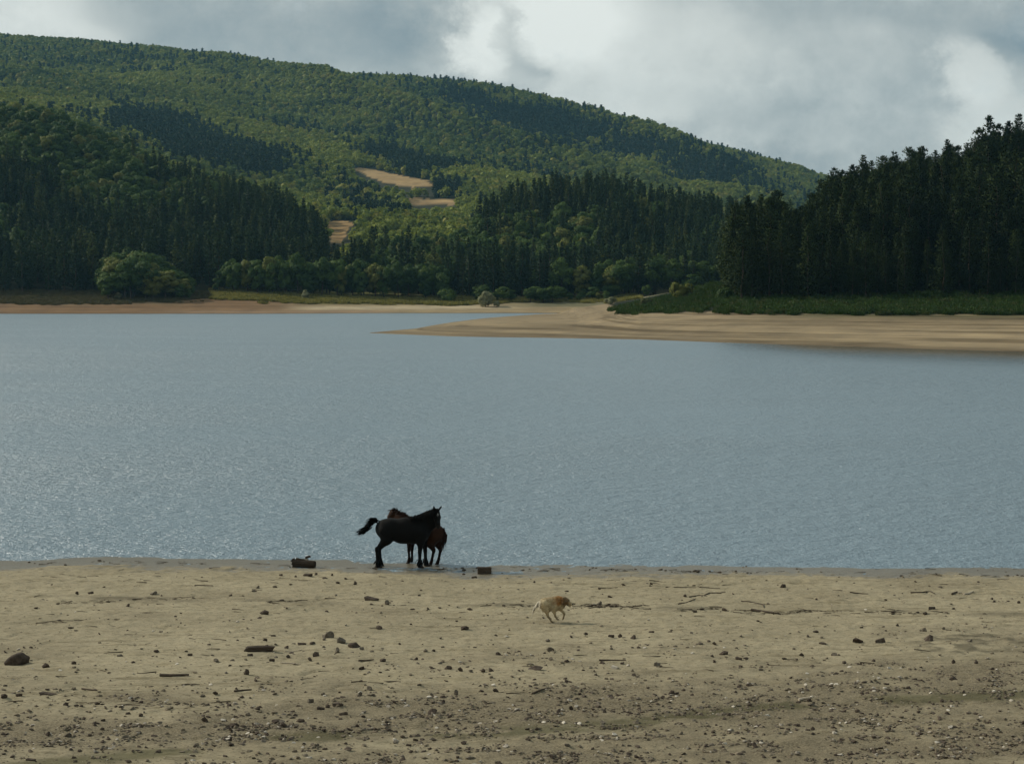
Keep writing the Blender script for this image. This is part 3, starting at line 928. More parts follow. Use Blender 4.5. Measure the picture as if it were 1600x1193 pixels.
# ---- which trees show, and how large: near to far against the skyline already built up
def rank_trees():
    A = np.array([(t['x'], t['y'], t['z'], t['h'], t['w']) for t in TREES])
    kinds = np.array([t['kind'] for t in TREES])
    bx, by = project(A[:, 0], A[:, 1], A[:, 2]); tx, ty = project(A[:, 0], A[:, 1], A[:, 2] + A[:, 3])
    half = np.where(kinds == 'broadleaf_tree', .30, .15) * A[:, 3] * A[:, 4] * FPX / A[:, 1]
    order = np.argsort(A[:, 1])
    OFF = 700; W = 3200
    sky = np.full(W, 1e4)
    rows = [(y, j) for j, y in enumerate(YS)]
    j = 0
    vis = np.zeros(len(A))
    cols = np.arange(W) - OFF
    for i in order:
        while j < len(YS) and YS[j] < A[i, 1]:
            if j % 3 == 0:
                zz = np.interp(cols, U, TAB[:, j]); pyr = 445 - (zz - CAM_H) / YS[j] * FPX
                sky = np.minimum(sky, pyr)
            j += 1
        a, b = int(bx[i] - half[i] * .7) + OFF, int(bx[i] + half[i] * .7) + OFF + 1
        if b < 1 or a > W - 2: continue
        a, b = max(a, 0), min(b, W)
        s = sky[a:b]
        show = np.clip(np.minimum(s, by[i]) - ty[i], 0, None)
        inside = 1.0 if -12 < bx[i] < 1612 else 0.0
        vis[i] = show.mean() * half[i] * 2 * inside
        if show.mean() > -1 and (s.mean() + 14 > ty[i]): TREES[i]['keep'] = True
        sky[a:b] = np.minimum(s, ty[i] + .12 * (by[i] - ty[i]))
    for i in range(len(A)):
        TREES[i]['vis'] = float(vis[i]); TREES[i]['px'] = float(bx[i]); TREES[i]['py'] = float(by[i]); TREES[i]['pt'] = float(ty[i])


rank_trees()
for t in TREES:
    if t['zone'] in ('right', 'skyline'): t['keep'] = True
def hides_field(t):
    if t['zone'] in ('right', 'skyline', 'hill') or not (505 < t['px'] < 725): return False
    for poly in FIELDS[1:]:
        for s_ in (.15, .5, .8, 1.0):
            yy = t['py'] + (t['pt'] - t['py']) * s_
            if in_poly(np.array([t['px'] - 2, t['px'] + 2]), np.array([yy, yy]), poly).any(): return True
    return False


TREES = [t for t in TREES if t.get('keep') and not hides_field(t)]
rt = random.Random(5)
N_EACH = 300
single = {}
for kd in P:
    c = sorted((t for t in TREES if t['kind'] == kd and not t['far'] and t['vis'] > 0), key=lambda t: -t['vis'])[:N_EACH]
    for t in c: t['single'] = True

def ninth(v, cuts, names):
    return names[sum(v > c for c in cuts)]


def tree_label(t):
    k, z, px = t['kind'], t['zone'], t['px']
    if k == 'pine_tree':
        part = ninth(px, (1165, 1205, 1250, 1295, 1340, 1385, 1430, 1475, 1520, 1560), ('outer left tip', 'left block', 'notch', 'left shoulder', 'left third', 'left of middle', 'middle', 'right of middle', 'right third', 'high right step', 'right edge'))
        if t['y'] < 346: return f'short dark pine in the front row, {part} of the right bank wood', f'front pines, {part} of the right bank wood'
        return f'tall dark pine behind the front row, {part} of the right bank wood', f'back pines, {part} of the right bank wood'
    if z == 'hedgerow':
        part = ninth(px, (400, 450, 500, 550, 600, 650), ('leftmost stretch', 'left stretch', 'left middle', 'centre', 'right middle', 'right stretch', 'rightmost stretch'))
        return f'round green tree in the even row behind the meadow, {part}', f'row behind the meadow, {part}'
    if z == 'mound':
        part = ninth(px, (205, 240, 280), ('left side', 'high crest', 'falling right side', 'low right tip'))
        return f'bushy green tree of the rounded clump on the left shore, {part}', f'rounded clump, {part}'
    if z == 'foot':
        part = ninth(px, (800, 900, 1000), ('left', 'centre left', 'centre right', 'right'))
        return f'low leafy shrub at the shore edge of the central wood, {part}', f'low shrubs, shore edge of the central wood, {part}'
    look = 'slim dark conifer' if k == 'conifer_tree' else 'leafy light green tree'
    if z == 'left':
        part = ninth(-t['py'], (-440, -380, -320, -250), ('foot', 'lower slope', 'middle slope', 'upper slope', 'top'))
        side = ninth(px, (130, 260, 390), ('far left', 'centre left', 'centre right', 'right'))
        return f'{look} on the {part} of the left hill, {side}', f'{look}, {part} of the left hill, {side}'
    part = ninth(-t['py'], (-445, -410, -365), ('shore edge', 'lower slope', 'upper slope', 'crest'))
    side = ninth(px, (640, 760, 880, 1000), ('far left', 'left', 'centre', 'right', 'far right'))
    return f'{look} at the {part} of the central wood, {side}', f'{look}, {part} of the central wood, {side}'


SKY_NAMES = {1168: 'pine at the top of the separate block at the wood\'s left end', 1213: 'tallest pine of the separate left block in the right bank wood',
             1303: 'first high pine right of the notch in the right bank wood', 1349: 'pine whose blunt top stands above the left shoulder of the right wood',
             1396: 'round topped pine midway along the right wood\'s skyline', 1441: 'slim pointed pine midway on the right wood\'s skyline',
             1480: 'pine just left of the big step up in the right skyline', 1546: 'very tall broad pine, highest before the right edge of frame',
             1592: 'tall feathery pine cut by the right edge of frame'}


def place_tree(t):
    pr = P[t['kind']]; cm, tm, h0, rad = pr[rt.randrange(len(pr))]
    s = t['h'] / h0
    sw = s * t['w'] if t['h'] < h0 * .8 or t['kind'] != 'pine_tree' else (.55 * s + .45) * t['w']
    if t['zone'] == 'foot': sw = s * 1.5
    lab, grp = tree_label(t)
    if t['zone'] == 'skyline':
        n = SKY_NAMES.get(min(SKY_NAMES, key=lambda q: abs(q - t['px'])))
        if abs(min(SKY_NAMES, key=lambda q: abs(q - t['px'])) - t['px']) < 4: lab = n
        t['px'] = t['px']
    o = empty(t['kind'], (t['x'], t['y'], t['z'] - .15), rt.uniform(0, 6.28), (sw, sw, s))
    tag(o, lab, 'tree', grp)
    a = link(bpy.data.objects.new('crown', cm), o); b = link(bpy.data.objects.new('trunk', tm), o)
    return o


for t in TREES:
    if t.get('single'): place_tree(t)


# ---- the rest: one object per kind, points that carry the crowns
def scatter(name, protos, pts, rots, scls, idx, label, cat, kind='stuff'):
    """one object: instances of the given meshes on points"""
    c = bpy.data.collections.new(name + '_shapes')
    for i, me in enumerate(protos):
        c.objects.link(bpy.data.objects.new(f'{name}_shape_{i:02d}', me))
    me = bpy.data.meshes.new(name)
    n = len(pts)
    me.vertices.add(n); me.vertices.foreach_set('co', np.asarray(pts, np.float32).ravel())
    for nm, arr in (('rot', rots), ('scl', scls)):
        at = me.attributes.new(nm, 'FLOAT_VECTOR', 'POINT'); at.data.foreach_set('vector', np.asarray(arr, np.float32).ravel())
    at = me.attributes.new('pick', 'INT', 'POINT'); at.data.foreach_set('value', np.asarray(idx, np.int32))
    me.update()
    o = link(bpy.data.objects.new(name, me)); tag(o, label, cat, None, kind)
    g = bpy.data.node_groups.new(name, 'GeometryNodeTree')
    g.interface.new_socket('Geometry', in_out='INPUT', socket_type='NodeSocketGeometry')
    g.interface.new_socket('Geometry', in_out='OUTPUT', socket_type='NodeSocketGeometry')
    gi, go = g.nodes.new('NodeGroupInput'), g.nodes.new('NodeGroupOutput')
    iop = g.nodes.new('GeometryNodeInstanceOnPoints'); ci = g.nodes.new('GeometryNodeCollectionInfo')
    ci.inputs['Collection'].default_value = c; ci.inputs['Separate Children'].default_value = True; ci.inputs['Reset Children'].default_value = True
    iop.inputs['Pick Instance'].default_value = True

    def na(nm, ty):
        q = g.nodes.new('GeometryNodeInputNamedAttribute'); q.data_type = ty; q.inputs['Name'].default_value = nm
        return q.outputs[0]
    e2r = g.nodes.new('FunctionNodeEulerToRotation')
    L = g.links
    L.new(gi.outputs[0], iop.inputs['Points']); L.new(ci.outputs[0], iop.inputs['Instance'])
    L.new(na('rot', 'FLOAT_VECTOR'), e2r.inputs[0]); L.new(e2r.outputs[0], iop.inputs['Rotation'])
    L.new(na('scl', 'FLOAT_VECTOR'), iop.inputs['Scale']); L.new(na('pick', 'INT'), iop.inputs['Instance Index'])
    L.new(iop.outputs[0], go.inputs[0])
    md = o.modifiers.new('scatter', 'NODES'); md.node_group = g
    return o


def forest(name, kd, label):
    pts, rot, scl, idx = [], [], [], []
    near, far = P[kd], FARP.get(kd, [])
    protos = [p[0] for p in near] + [p[0] for p in far]
    hs = [p[2] for p in near] + [p[2] for p in far]
    for t in TREES:
        if t['kind'] != kd or t.get('single'): continue
        i = rt.randrange(len(near)) if not t['far'] else len(near) + rt.randrange(len(far))
        s = t['h'] / hs[i]; w = s * t['w']
        pts.append((t['x'], t['y'], t['z'] - .2)); rot.append((0, 0, rt.uniform(0, 6.28))); scl.append((w, w, s)); idx.append(i)
    if pts: scatter(name, protos, pts, rot, scl, idx, label, 'forest')
    return len(pts)


n1 = forest('pine_wood', 'pine_tree', 'dark mass of pines deeper inside the right bank wood')
n2 = forest('conifer_forest', 'conifer_tree', 'dark conifer stands on the far hillsides, partly in place of cloud shadows')
n3 = forest('broadleaf_forest', 'broadleaf_tree', 'green leafy forest covering the large hill behind the lake')
print('trees', len(TREES), 'stuff', n1, n2, n3, {k: sum(1 for t in TREES if t.get('single') and t['kind'] == k) for k in P})

# =================================================================== SHRUBS, BRACKEN, MEADOW
def clump_mesh(name, seed, n, rad, h, size, mat):
    r = np.random.default_rng(seed); tris = []
    for _ in range(n):
        a = r.uniform(0, 6.28); q = rad * math.sqrt(r.random())
        c = np.array([q * math.cos(a), q * math.sin(a), h * r.uniform(.05, 1.0) * (1 - .5 * (q / rad) ** 2)])
        d = np.array([math.cos(a) * .6, math.sin(a) * .6, r.uniform(.1, 1.2)]) + r.normal(size=3) * .3; d /= np.linalg.norm(d)
        tris.append(tri_leaf(c, d, rnd_dir(r), size * .55, size * r.uniform(.7, 1.3)))
    return tris_mesh(name, tris, mat)


def scatter_land(name, protos, n, u0, u1, y_fn, keep, seed, smin, smax, label, cat):
    r = np.random.default_rng(seed)
    u = r.uniform(u0, u1, n); lo, hi = y_fn(u); Y = lo + (hi - lo) * r.random(n)
    Z = land_z(u, Y); k = keep(u, Y, Z, r)
    u, Y, Z = u[k], Y[k], Z[k]; n = len(u)
    s = r.uniform(smin, smax, n)
    pts = np.stack([(u - 800) / FPX * Y, Y, Z - .05], -1)
    rot = np.stack([np.zeros(n), np.zeros(n), r.uniform(0, 6.28, n)], -1)
    scatter(name, protos, pts, rot, np.stack([s, s, s * r.uniform(.75, 1.25, n)], -1), r.integers(0, len(protos), n), label, cat)


brk = [clump_mesh('bracken_clump', 300 + i, 90, 1.3, 1.5, .55, M['bracken']) for i in range(4)]
scatter_land('bracken', brk, 9500, 935, 2300, lambda u: (np.interp(u, [940, 1000, 1130, 1300, 1600, 2200], [326, 322, 309, 301, 294, 291]), np.interp(u, [940, 1000, 1110, 1150, 1300, 1600, 2200], [400, 430, 440, 345, 338, 334, 331])),
             lambda u, Y, Z, r: (Z > 3.8 + .5 * fbm(u / 20, Y / 9, 301, 3) + np.interp(u, [930, 960, 1000, 1060, 1130], [-.3, -.9, -.4, -.1, 0])), 21, .38, .70,
             'low dark green bracken strip between the sand and the right wood', 'bracken')
M['meadow'] = mat_foliage('meadow_grass', (.19, .18, .05), (.30, .27, .085), .2, (.05, .07, .02), .2, 14.0)
gr = [clump_mesh('grass_clump', 320 + i, 70, .9, .55, .5, M['meadow']) for i in range(3)]
scatter_land('meadow_grass', gr, 9000, 330, 1000, lambda u: (u * 0 + 553, u * 0 + 603), lambda u, Y, Z, r: (Z > 2.3 + .9 * fbm(u / 30, Y / 6, 303, 3) + np.interp(u, [330, 450, 700, 800, 1000], [1.9, .6, .0, .6, .9])), 22, .6, 1.3,
             'yellow green grass of the meadow along the far shore', 'grass')
M['turf'] = mat_foliage('shore_weeds', (.070, .068, .030), (.14, .12, .055), .15, (.10, .075, .04), .2, 9.0)
tf = [clump_mesh('weed_clump', 330 + i, 60, .8, .5, .45, M['turf']) for i in range(3)]
scatter_land('shore_weeds', tf, 7000, -260, 330, lambda u: (u * 0 + 545, u * 0 + 597), lambda u, Y, Z, r: (Z > 2.5 + 1.1 * fbm(u / 26, Y / 7, 305, 3) + np.interp(u, [200, 330], [0, 1.8])), 23, .5, 1.1,
             'dull dark weeds along the top of the left shore', 'weeds')

BUSH = [('pale_bush', 762, 463, 570, 27, 24, 'palebush', 'pale grey green bush standing alone before the central wood'), ('pale_bush', 776, 468, 568, 9, 10, 'palebush', 'small pale bush beside the larger pale bush'),
        ('round_bush', 1063, 466, 392, 34, 26, 'leaf', 'round olive bush on the green strip at the spit'), ('pale_bush', 954, 475, 500, 16, 12, 'palebush', 'small pale bush at the left tip of the green strip'),
        ('pale_bush', 478, 459, 583, 12, 14, 'palebush', 'light green bush at the foot of the tree row'), ('pale_bush', 186, 462, 577, 10, 8, 'palebush', 'small pale shrub below the rounded clump on the left shore'),
        ('round_bush', 1010, 478, 380, 22, 12, 'bracken', 'low dark bush left of the olive bush'), ('round_bush', 700, 462, 586, 26, 18, 'leaf', 'dark bush at the right end of the meadow'),
        ('round_bush', 1132, 466, 345, 26, 18, 'bracken', 'leafy bush at the left foot of the right wood')]
for i, (nm, px, py, Yd, wpx, hpx, mk, lab) in enumerate(BUSH):
    h, w = hpx * Yd / FPX, wpx * Yd / FPX
    x = (px - 800) / FPX * Yd
    o = empty(nm, (x, Yd, float(land_z(px, Yd)) - .1)); tag(o, lab, 'bush')
    link(bpy.data.objects.new('foliage', leafy_crown('bush_foliage', 340 + i, h * 1.05, w * .62, .02, 12, 80, M[mk], .16 * h)), o)
    link(bpy.data.objects.new('stem', trunk_mesh('bush_stem', 350 + i, h * .6, .07, 5, M['bark'], h * .3)), o)

# rough stones of the far shore below the central wood
# =================================================================== STONES AND DRIFTWOOD ON THE BEACH
def rock_mesh(name, seed, mat, sub=0, flat=.6):
    r = np.random.default_rng(seed)
    bm = bmesh.new()
    if sub == 0:
        for _ in range(16):
            d = rnd_dir(r) * r.uniform(.40, .56) * np.array([1, .85, flat]); bm.verts.new(d)
        res = bmesh.ops.convex_hull(bm, input=bm.verts)
        bmesh.ops.delete(bm, geom=[g for g in res['geom_interior'] if isinstance(g, bmesh.types.BMVert)], context='VERTS')
    else:
        bmesh.ops.create_icosphere(bm, subdivisions=sub, radius=.5)
        ph = r.uniform(0, 9, 6)
        for v in bm.verts:
            p = v.co
            k = 1 + .16 * math.sin(4 * p.x + ph[0] + 3 * p.z) + .12 * math.sin(6 * p.y + ph[1] - 4 * p.x) + .07 * math.sin(11 * p.z + ph[2] + 9 * p.x) + .05 * math.sin(17 * p.y + ph[3])
            v.co = Vector((p.x * k, p.y * k * .85, p.z * k * flat))
            if v.co.z < -.22: v.co.z = -.22
    me = bpy.data.meshes.new(name); bm.to_mesh(me); bm.free()
    if sub: me.polygons.foreach_set('use_smooth', [True] * len(me.polygons))
    me.materials.append(mat)
    return me


ROCK = {k: [rock_mesh('rock', 400 + i + 20 * j, M[k], 0, [.55, .75, .45, .65, .85, .5][i]) for i in range(6)] for j, k in enumerate(('stone', 'stone_grey', 'stone_pale'))}
BOULD = [rock_mesh('boulder', 480 + i, M[k], 4, .62) for i, k in enumerate(('stone', 'stone_grey'))]
rs = random.Random(11)


def put_stone(px, py, wpx, hpx, mk='stone', label=None, group=None, me=None, name='stone', dark=1.0):
    x, y, z, s = beach_hit(px, py + hpx * .42)
    w, h = wpx / s, hpx / s
    me = me or rs.choice(ROCK[mk])
    dz = max(v.co.z for v in me.vertices) - min(v.co.z for v in me.vertices)
    o = link(bpy.data.objects.new(name, me))
    o.location = (x, y, z + h * .20); o.scale = (w * 1.0, w * rs.uniform(.75, 1.0), h * 1.15 / dz)
    o.rotation_euler = (rs.uniform(-.15, .15), rs.uniform(-.15, .15), rs.choice((0, math.pi)) + rs.uniform(-.35, .35))
    tag(o, label, 'stone', group)
    return o


put_stone(28, 1026, 39, 20, label='large rounded dark boulder near the left edge of the beach', me=BOULD[0], name='boulder')
NOTED = [(72, 1038, 15, 10, 'stone', 'dark angular stone just right of the large rounded boulder'), (75, 1080, 29, 7, 'stone', 'flat dark slab of stone below the large rounded boulder'),
         (241, 926, 14, 7, 'stone_grey', 'grey flat stone alone on the upper left sand'), (414, 955, 17, 9, 'stone', 'dark brown stone on open sand above the dark plank'),
         (391, 1022, 9, 7, 'stone', 'dark stone touching the left end of the dark plank'), (385, 1049, 9, 12, 'stone', 'upright dark stone below the dark plank'),
         (481, 897, 15, 8, 'stone', 'dark stone just below the driftwood log'), (580, 934, 24, 8, 'stone', 'long dark stone on the sand below the horses'),
         (603, 942, 14, 8, 'stone_grey', 'grey stone right of the long dark stone'), (593, 979, 12, 7, 'stone', 'brown stone alone below the grey stone'),
         (514, 991, 22, 14, 'stone_grey', 'lumpy grey rock, top left of the rock cluster'), (532, 999, 18, 12, 'stone_grey', 'grey rock in the middle of the rock cluster'),
         (554, 1007, 21, 10, 'stone', 'long brown block at the right of the rock cluster'), (565, 1013, 9, 7, 'stone_grey', 'small grey stone tucked under the long brown block'),
         (526, 1015, 12, 11, 'stone_grey', 'pointed grey stone below the rock cluster'), (494, 1021, 12, 11, 'stone', 'square black stone left of the pointed grey stone'),
         (484, 1029, 9, 7, 'stone', 'small dark stone leaning by the square black stone'), (565, 1042, 9, 9, 'stone', 'lone dark pyramid shaped stone below the rock cluster'),
         (598, 1031, 12, 5, 'stone', 'dark brick shaped stone right of the rock cluster'), (726, 982, 15, 7, 'stone', 'dark stone on the sand left of the running dog'),
         (734, 951, 12, 5, 'stone', 'flat dark stone nearest the left of the running dog'), (778, 1020, 10, 7, 'stone', 'brown stone below and left of the dog'),
         (860, 1014, 13, 9, 'stone_grey', 'greenish grey stone below the running dog'), (837, 1041, 31, 9, 'stone', 'long flat reddish stone below the greenish grey stone'),
         (961, 1040, 15, 7, 'stone_pale', 'flat whitish stone on the sand right of centre'), (1027, 1035, 13, 8, 'stone_grey', 'grey stone right of the flat whitish stone'),
         (937, 941, 12, 9, 'stone_grey', 'grey stone in the wrack line before the dog\'s nose'), (1135, 949, 15, 8, 'stone', 'dark stone in the wrack line below the long stick'),
         (1223, 914, 12, 7, 'stone', 'brown stone close to the water right of centre'), (1341, 997, 21, 11, 'stone', 'dark lumpy clod on the right sand'),
         (1375, 998, 18, 11, 'stone', 'dark slanted clod right of the lumpy clod'), (1449, 995, 20, 13, 'stone', 'dark heap shaped clod left of the mud patch'),
         (1446, 981, 13, 9, 'stone_grey', 'grey clod just above the heap shaped clod'), (1490, 1058, 14, 8, 'stone', 'dark domed stone in the gravel at right'),
         (1050, 1081, 12, 8, 'stone', 'rusty brown stone at the edge of the gravel band'), (808, 1105, 10, 6, 'stone_pale', 'white stone in the gravel band at the middle'),
         (711, 1079, 12, 11, 'stone_grey', 'round grey stone above the gravel band'), (537, 1111, 14, 11, 'stone', 'dark chunky stone in the gravel, left of centre'),
         (501, 1104, 13, 10, 'stone', 'dark stone left of the dark chunky gravel stone'), (320, 1123, 13, 11, 'stone', 'dark upright stone beside a white stone at left'),
         (348, 1123, 11, 6, 'stone_pale', 'white stone right of a dark upright stone at left'), (670, 1088, 12, 4, 'stone_pale', 'thin white stone above the gravel band'),
         (636, 1100, 12, 6, 'stone_pale', 'pale stone at the gravel band left of the thin white one'), (30, 1083, 11, 8, 'stone', 'dark stone left of the flat dark slab'),
         (1132, 1019, 18, 9, 'stone', 'largest stone of a small dark group right of centre'), (955, 994, 10, 7, 'stone', 'brown stone on the sand below the wrack line, right of the dog'),
         (1553, 908 + 33, 6, 4, 'stone', 'small black stone near the right edge by the shore'), (482, 1182, 14, 4, 'stone_pale', 'pale flat stone at the bottom left of the beach')]
for q in NOTED: put_stone(*q[:5], label=q[5])
# a list of more stones read off the beach (px, py, width, height)
MORE = [(115, 1035, 9, 6), (199, 946, 8, 6), (406, 964, 10, 4), (156, 990, 5, 5), (283, 971, 5, 4), (297, 1023, 8, 6), (336, 1031, 15, 6), (245, 1017, 10, 5), (187, 1023, 10, 5), (208, 1035, 8, 4), (439, 897, 6, 5), (462, 900, 5, 4),
        (397, 922, 10, 4), (403, 915, 8, 5), (142, 925, 9, 6), (120, 925, 6, 5), (6, 1086, 12, 8), (103, 1098, 12, 7), (437, 1125, 22, 7), (403, 1106, 10, 7), (366, 1133, 18, 8), (73, 1145, 12, 8), (106, 1147, 16, 8), (48, 1186, 16, 8),
        (484, 1095, 10, 8), (469, 1101, 12, 6), (201, 1112, 10, 6), (336, 1081, 12, 6), (540, 903, 7, 4), (555, 909, 6, 4), (507, 903, 10, 3), (519, 897, 5, 4), (494, 896, 7, 5), (655, 929, 5, 4), (642, 974, 4, 4), (665, 1016, 8, 6), (677, 1016, 7, 5), (649, 1026, 10, 8),
        (700, 1040, 13, 8), (719, 1046, 11, 8), (736, 1048, 9, 5), (755, 1047, 9, 7), (767, 1046, 10, 8), (693, 1086, 12, 7), (774, 1077, 13, 8), (577, 1074, 10, 9), (562, 1084, 12, 8), (486, 1094, 11, 8), (528, 1099, 18, 8), (468, 1101, 11, 6),
        (432, 1125, 20, 7), (469, 1123, 15, 7), (547, 1136, 15, 9), (443, 1131, 14, 8), (618, 1096, 11, 8), (676, 1110, 20, 10), (544, 1169, 18, 6), (969, 994, 9, 6), (988, 995, 12, 8), (1018, 988, 9, 5), (1047, 987, 7, 4), (974, 911, 10, 4), (1018, 911, 6, 5),
        (1116, 1005, 9, 6), (1094, 1005, 11, 6), (1113, 1024, 7, 6), (1154, 1026, 11, 6), (954, 930, 10, 5), (892, 1104, 10, 8), (886, 1031, 10, 6), (862, 1028, 11, 6), (915, 991, 9, 5), (856, 1000, 9, 5), (1252, 1020, 10, 6), (1301, 1020, 18, 5), (1319, 1033, 8, 5),
        (1490, 1030, 8, 7), (1516, 1000, 12, 7), (835, 886 + 21, 5, 4), (447, 1010, 9, 6), (459, 1005, 8, 4), (472, 1005, 14, 6), (488, 1004, 11, 5), (427, 990, 8, 5), (414, 1000, 8, 6), (450, 1023, 9, 7), (425, 1030, 9, 6), (740, 901, 0, 0), (741, 899, 9, 5), (725, 895, 6, 4),
        (1402, 975, 6, 5), (1346, 978, 6, 4), (1456, 948, 13, 8), (1469, 916, 8, 4), (1592, 940, 6, 5), (1490, 950, 6, 5), (1384, 937, 5, 4), (1262, 991, 7, 5), (1286, 1004, 14, 4), (1276, 936, 5, 4), (1575, 938, 7, 3), (1550, 936, 6, 4),
        (1420, 1075, 9, 5), (1385, 1068, 9, 5), (1340, 1109, 9, 6), (1480, 1113, 10, 6), (1435, 1112, 7, 5), (1316, 1152, 9, 5), (1380, 1187, 8, 4), (1500, 1160, 8, 5), (1270, 1138, 9, 6), (1013, 1155, 7, 5), (996, 1155, 6, 5), (975, 1146, 6, 4), (825, 1155, 9, 5), (600, 1184, 10, 6), (628, 1183, 12, 5), (735, 1183, 18, 4)]
placed = [(q[0], q[1]) for q in NOTED + MORE]
ZONES = lambda px, py: ('by the water' if py < 920 else 'on the open sand' if py < 1050 else 'in the gravel band', 'left part' if px < 400 else 'left of centre' if px < 800 else 'right of centre' if px < 1200 else 'right part')


def common(px, py, mk):
    a, b = ZONES(px, py); look = {'stone': 'small dark brown', 'stone_grey': 'small grey', 'stone_pale': 'small pale'}[mk]
    return f'{look} stone {a}, {b} of the beach', f'{look} stones {a}, {b}'


cnt = len(NOTED) + 1
for q in MORE:
    if q[2] == 0: continue
    mk = rs.choice(('stone', 'stone', 'stone', 'stone_grey')); l, g = common(q[0], q[1], mk)
    put_stone(*q, mk, l, g); cnt += 1
tries = 0
while cnt < 300 and tries < 9000:
    tries += 1
    px, py = rs.uniform(3, 1597), 893 + 297 * rs.random() ** .8
    gm = float(gravel_mask(np.array(px), np.array(py)))
    if rs.random() > .22 + .78 * gm: continue
    if any(abs(px - a) < 9 and abs(py - b) < 5 for a, b in placed): continue
    if 820 < px < 950 and 920 < py < 985: continue
    placed.append((px, py))
    w = rs.uniform(5, 9) * (.7 + .4 * (py - 880) / 300); h = w * rs.uniform(.45, .8)
    mk = rs.choices(('stone', 'stone_grey', 'stone_pale'), (.68, .29, .03))[0]; l, g = common(px, py, mk)
    put_stone(px, py, w, h, mk, l, g); cnt += 1


def scatter_px(name, protos, P_, smin, smax, label, cat, seed, sink=.2, tilt=.3, flat=(.6, 1.0), along=None):
    """P_: list of photograph positions put down on the beach"""
    r = np.random.default_rng(seed)
    P_ = np.asarray(P_)
    # solve the ray-beach meeting for all at once
    Y = np.full(len(P_), 40.0)
    cx, cy = (P_[:, 0] - 800) / FPX, (596.5 - P_[:, 1]) / FPX
    den = CA + cy * SA
    for _ in range(30):
        x = cx * Y / den; zr = CAM_H + Y * (-SA + cy * CA) / den
        f = zr - beach_z(x, Y, False)
        f2 = (CAM_H + (Y + .01) * (-SA + cy * CA) / den) - beach_z(cx * (Y + .01) / den, Y + .01, False)
        Y = np.clip(Y - f * .01 / (f2 - f), 14, 70)
    x = cx * Y / den; z = beach_z(x, Y, True)
    n = len(P_)
    s = smin * (smax / smin) ** (r.random(n) ** 1.8)
    rot = np.stack([r.uniform(-tilt, tilt, n), r.uniform(-tilt, tilt, n), r.uniform(0, 6.28, n) if along is None else r.normal(size=n) * along + r.integers(0, 2, n) * math.pi], -1)
    scl = np.stack([s, s * r.uniform(.7, 1.1, n), s * r.uniform(*flat, n)], -1)
    scatter(name, protos, np.stack([x, Y, z + s * (.25 - sink)], -1), rot, scl, r.integers(0, len(protos), n), label, cat)


r = np.random.default_rng(31)
C = np.stack([r.uniform(-120, 1720, 170000), 884 + 330 * r.random(170000)], -1)
gm = gravel_mask(C[:, 0], C[:, 1])
clus = np.clip(fbm(C[:, 0] / 40, C[:, 1] / 9, 405, 3) * 1.8 + .35, 0, 1)
keep = r.random(len(C)) < np.clip(.030 + .05 * np.clip(fbm(C[:, 0] / 120, C[:, 1] / 25, 411, 3) * 2, 0, 1) + 1.0 * gm ** 1.4 * clus, 0, 1) * np.clip((C[:, 1] - 800) / 330, .3, 1)
peb = [rock_mesh('pebble', 500 + i, M[k], 0, .7) for i, k in enumerate(('stone', 'stone', 'gravel', 'gravel', 'stone_grey', 'gravel', 'stone', 'gravel', 'gravel', 'stone_grey', 'stone_pale', 'stone', 'gravel', 'stone', 'gravel', 'stone_grey', 'gravel'))]
scatter_px('gravel', peb, C[keep], .018, .13, 'loose gravel and pebbles in bands across the near beach', 'gravel', 32)
print('gravel', keep.sum(), 'stones', cnt)


# twigs, bark and clods left in lines by the falling water
def twig_mesh(name, seed, mat):
    r = np.random.default_rng(seed); v, f = [], []
    pts = np.array([[-.5, 0, 0], [-.15, r.normal() * .06, .02], [.2, r.normal() * .06, .015], [.5, r.normal() * .08, 0]])
    for i, p in enumerate(pts):
        q = .028 * (1.2 - .25 * i)
        for k in range(4): v.append(p + np.array([0, q * math.cos(k * 1.57), q * math.sin(k * 1.57)]))
    for i in range(3):
        for k in range(4): f.append((i * 4 + k, i * 4 + (k + 1) % 4, i * 4 + 4 + (k + 1) % 4, i * 4 + 4 + k))
    return mesh_list(name, v, f, mat)


tw = [twig_mesh('twig', 520 + i, M['twig']) for i in range(4)] + [twig_mesh('twig', 526 + i, M['stick']) for i in range(3)] + [rock_mesh('clod', 530 + i, M['twig'], 0, .4) for i in range(2)]
for q in tw[-2:]:
    for vv in q.vertices: vv.co *= .42
LINES = [([(752, 946), (830, 945), (890, 944), (960, 947), (1010, 949)], 230, 2.0), ([(890, 949), (940, 948), (1008, 952)], 90, 1.5), ([(1060, 955), (1120, 951), (1200, 956), (1260, 954)], 150, 2.5), ([(1200, 958), (1270, 955), (1330, 957), (1430, 958), (1600, 966)], 230, 2.5),
         ([(-60, 884), (150, 878), (330, 880), (480, 884), (600, 887), (720, 889), (860, 890), (1100, 893), (1400, 897), (1700, 902)], 520, 2.6), ([(600, 886), (640, 887), (720, 888)], 10, 2.5), ([(80, 945), (210, 937), (260, 938)], 60, 2), ([(420, 940), (460, 938), (520, 936)], 70, 1.6),
         ([(55, 975), (140, 968)], 24, 1.2), ([(0, 1098), (120, 1095), (240, 1108)], 90, 4), ([(60, 900), (260, 905), (520, 903)], 60, 6), ([(230, 942), (300, 930)], 30, 3), ([(1180, 1030), (1290, 1032)], 50, 3), ([(1550, 950), (1600, 952)], 40, 6), ([(940, 905), (1130, 916)], 40, 3)]
pp = []
for ln, n, sd in LINES:
    ln = np.array(ln, float); t = r.random(n); xs = ln[0, 0] + (ln[-1, 0] - ln[0, 0]) * t
    pk = fbm(xs / 60, xs * 0 + n, 407, 3) + r.normal(size=n) * .2 > -.1
    pp.append(np.stack([xs, np.interp(xs, ln[:, 0], ln[:, 1]) + r.normal(size=n) * sd * .6], -1)[pk])
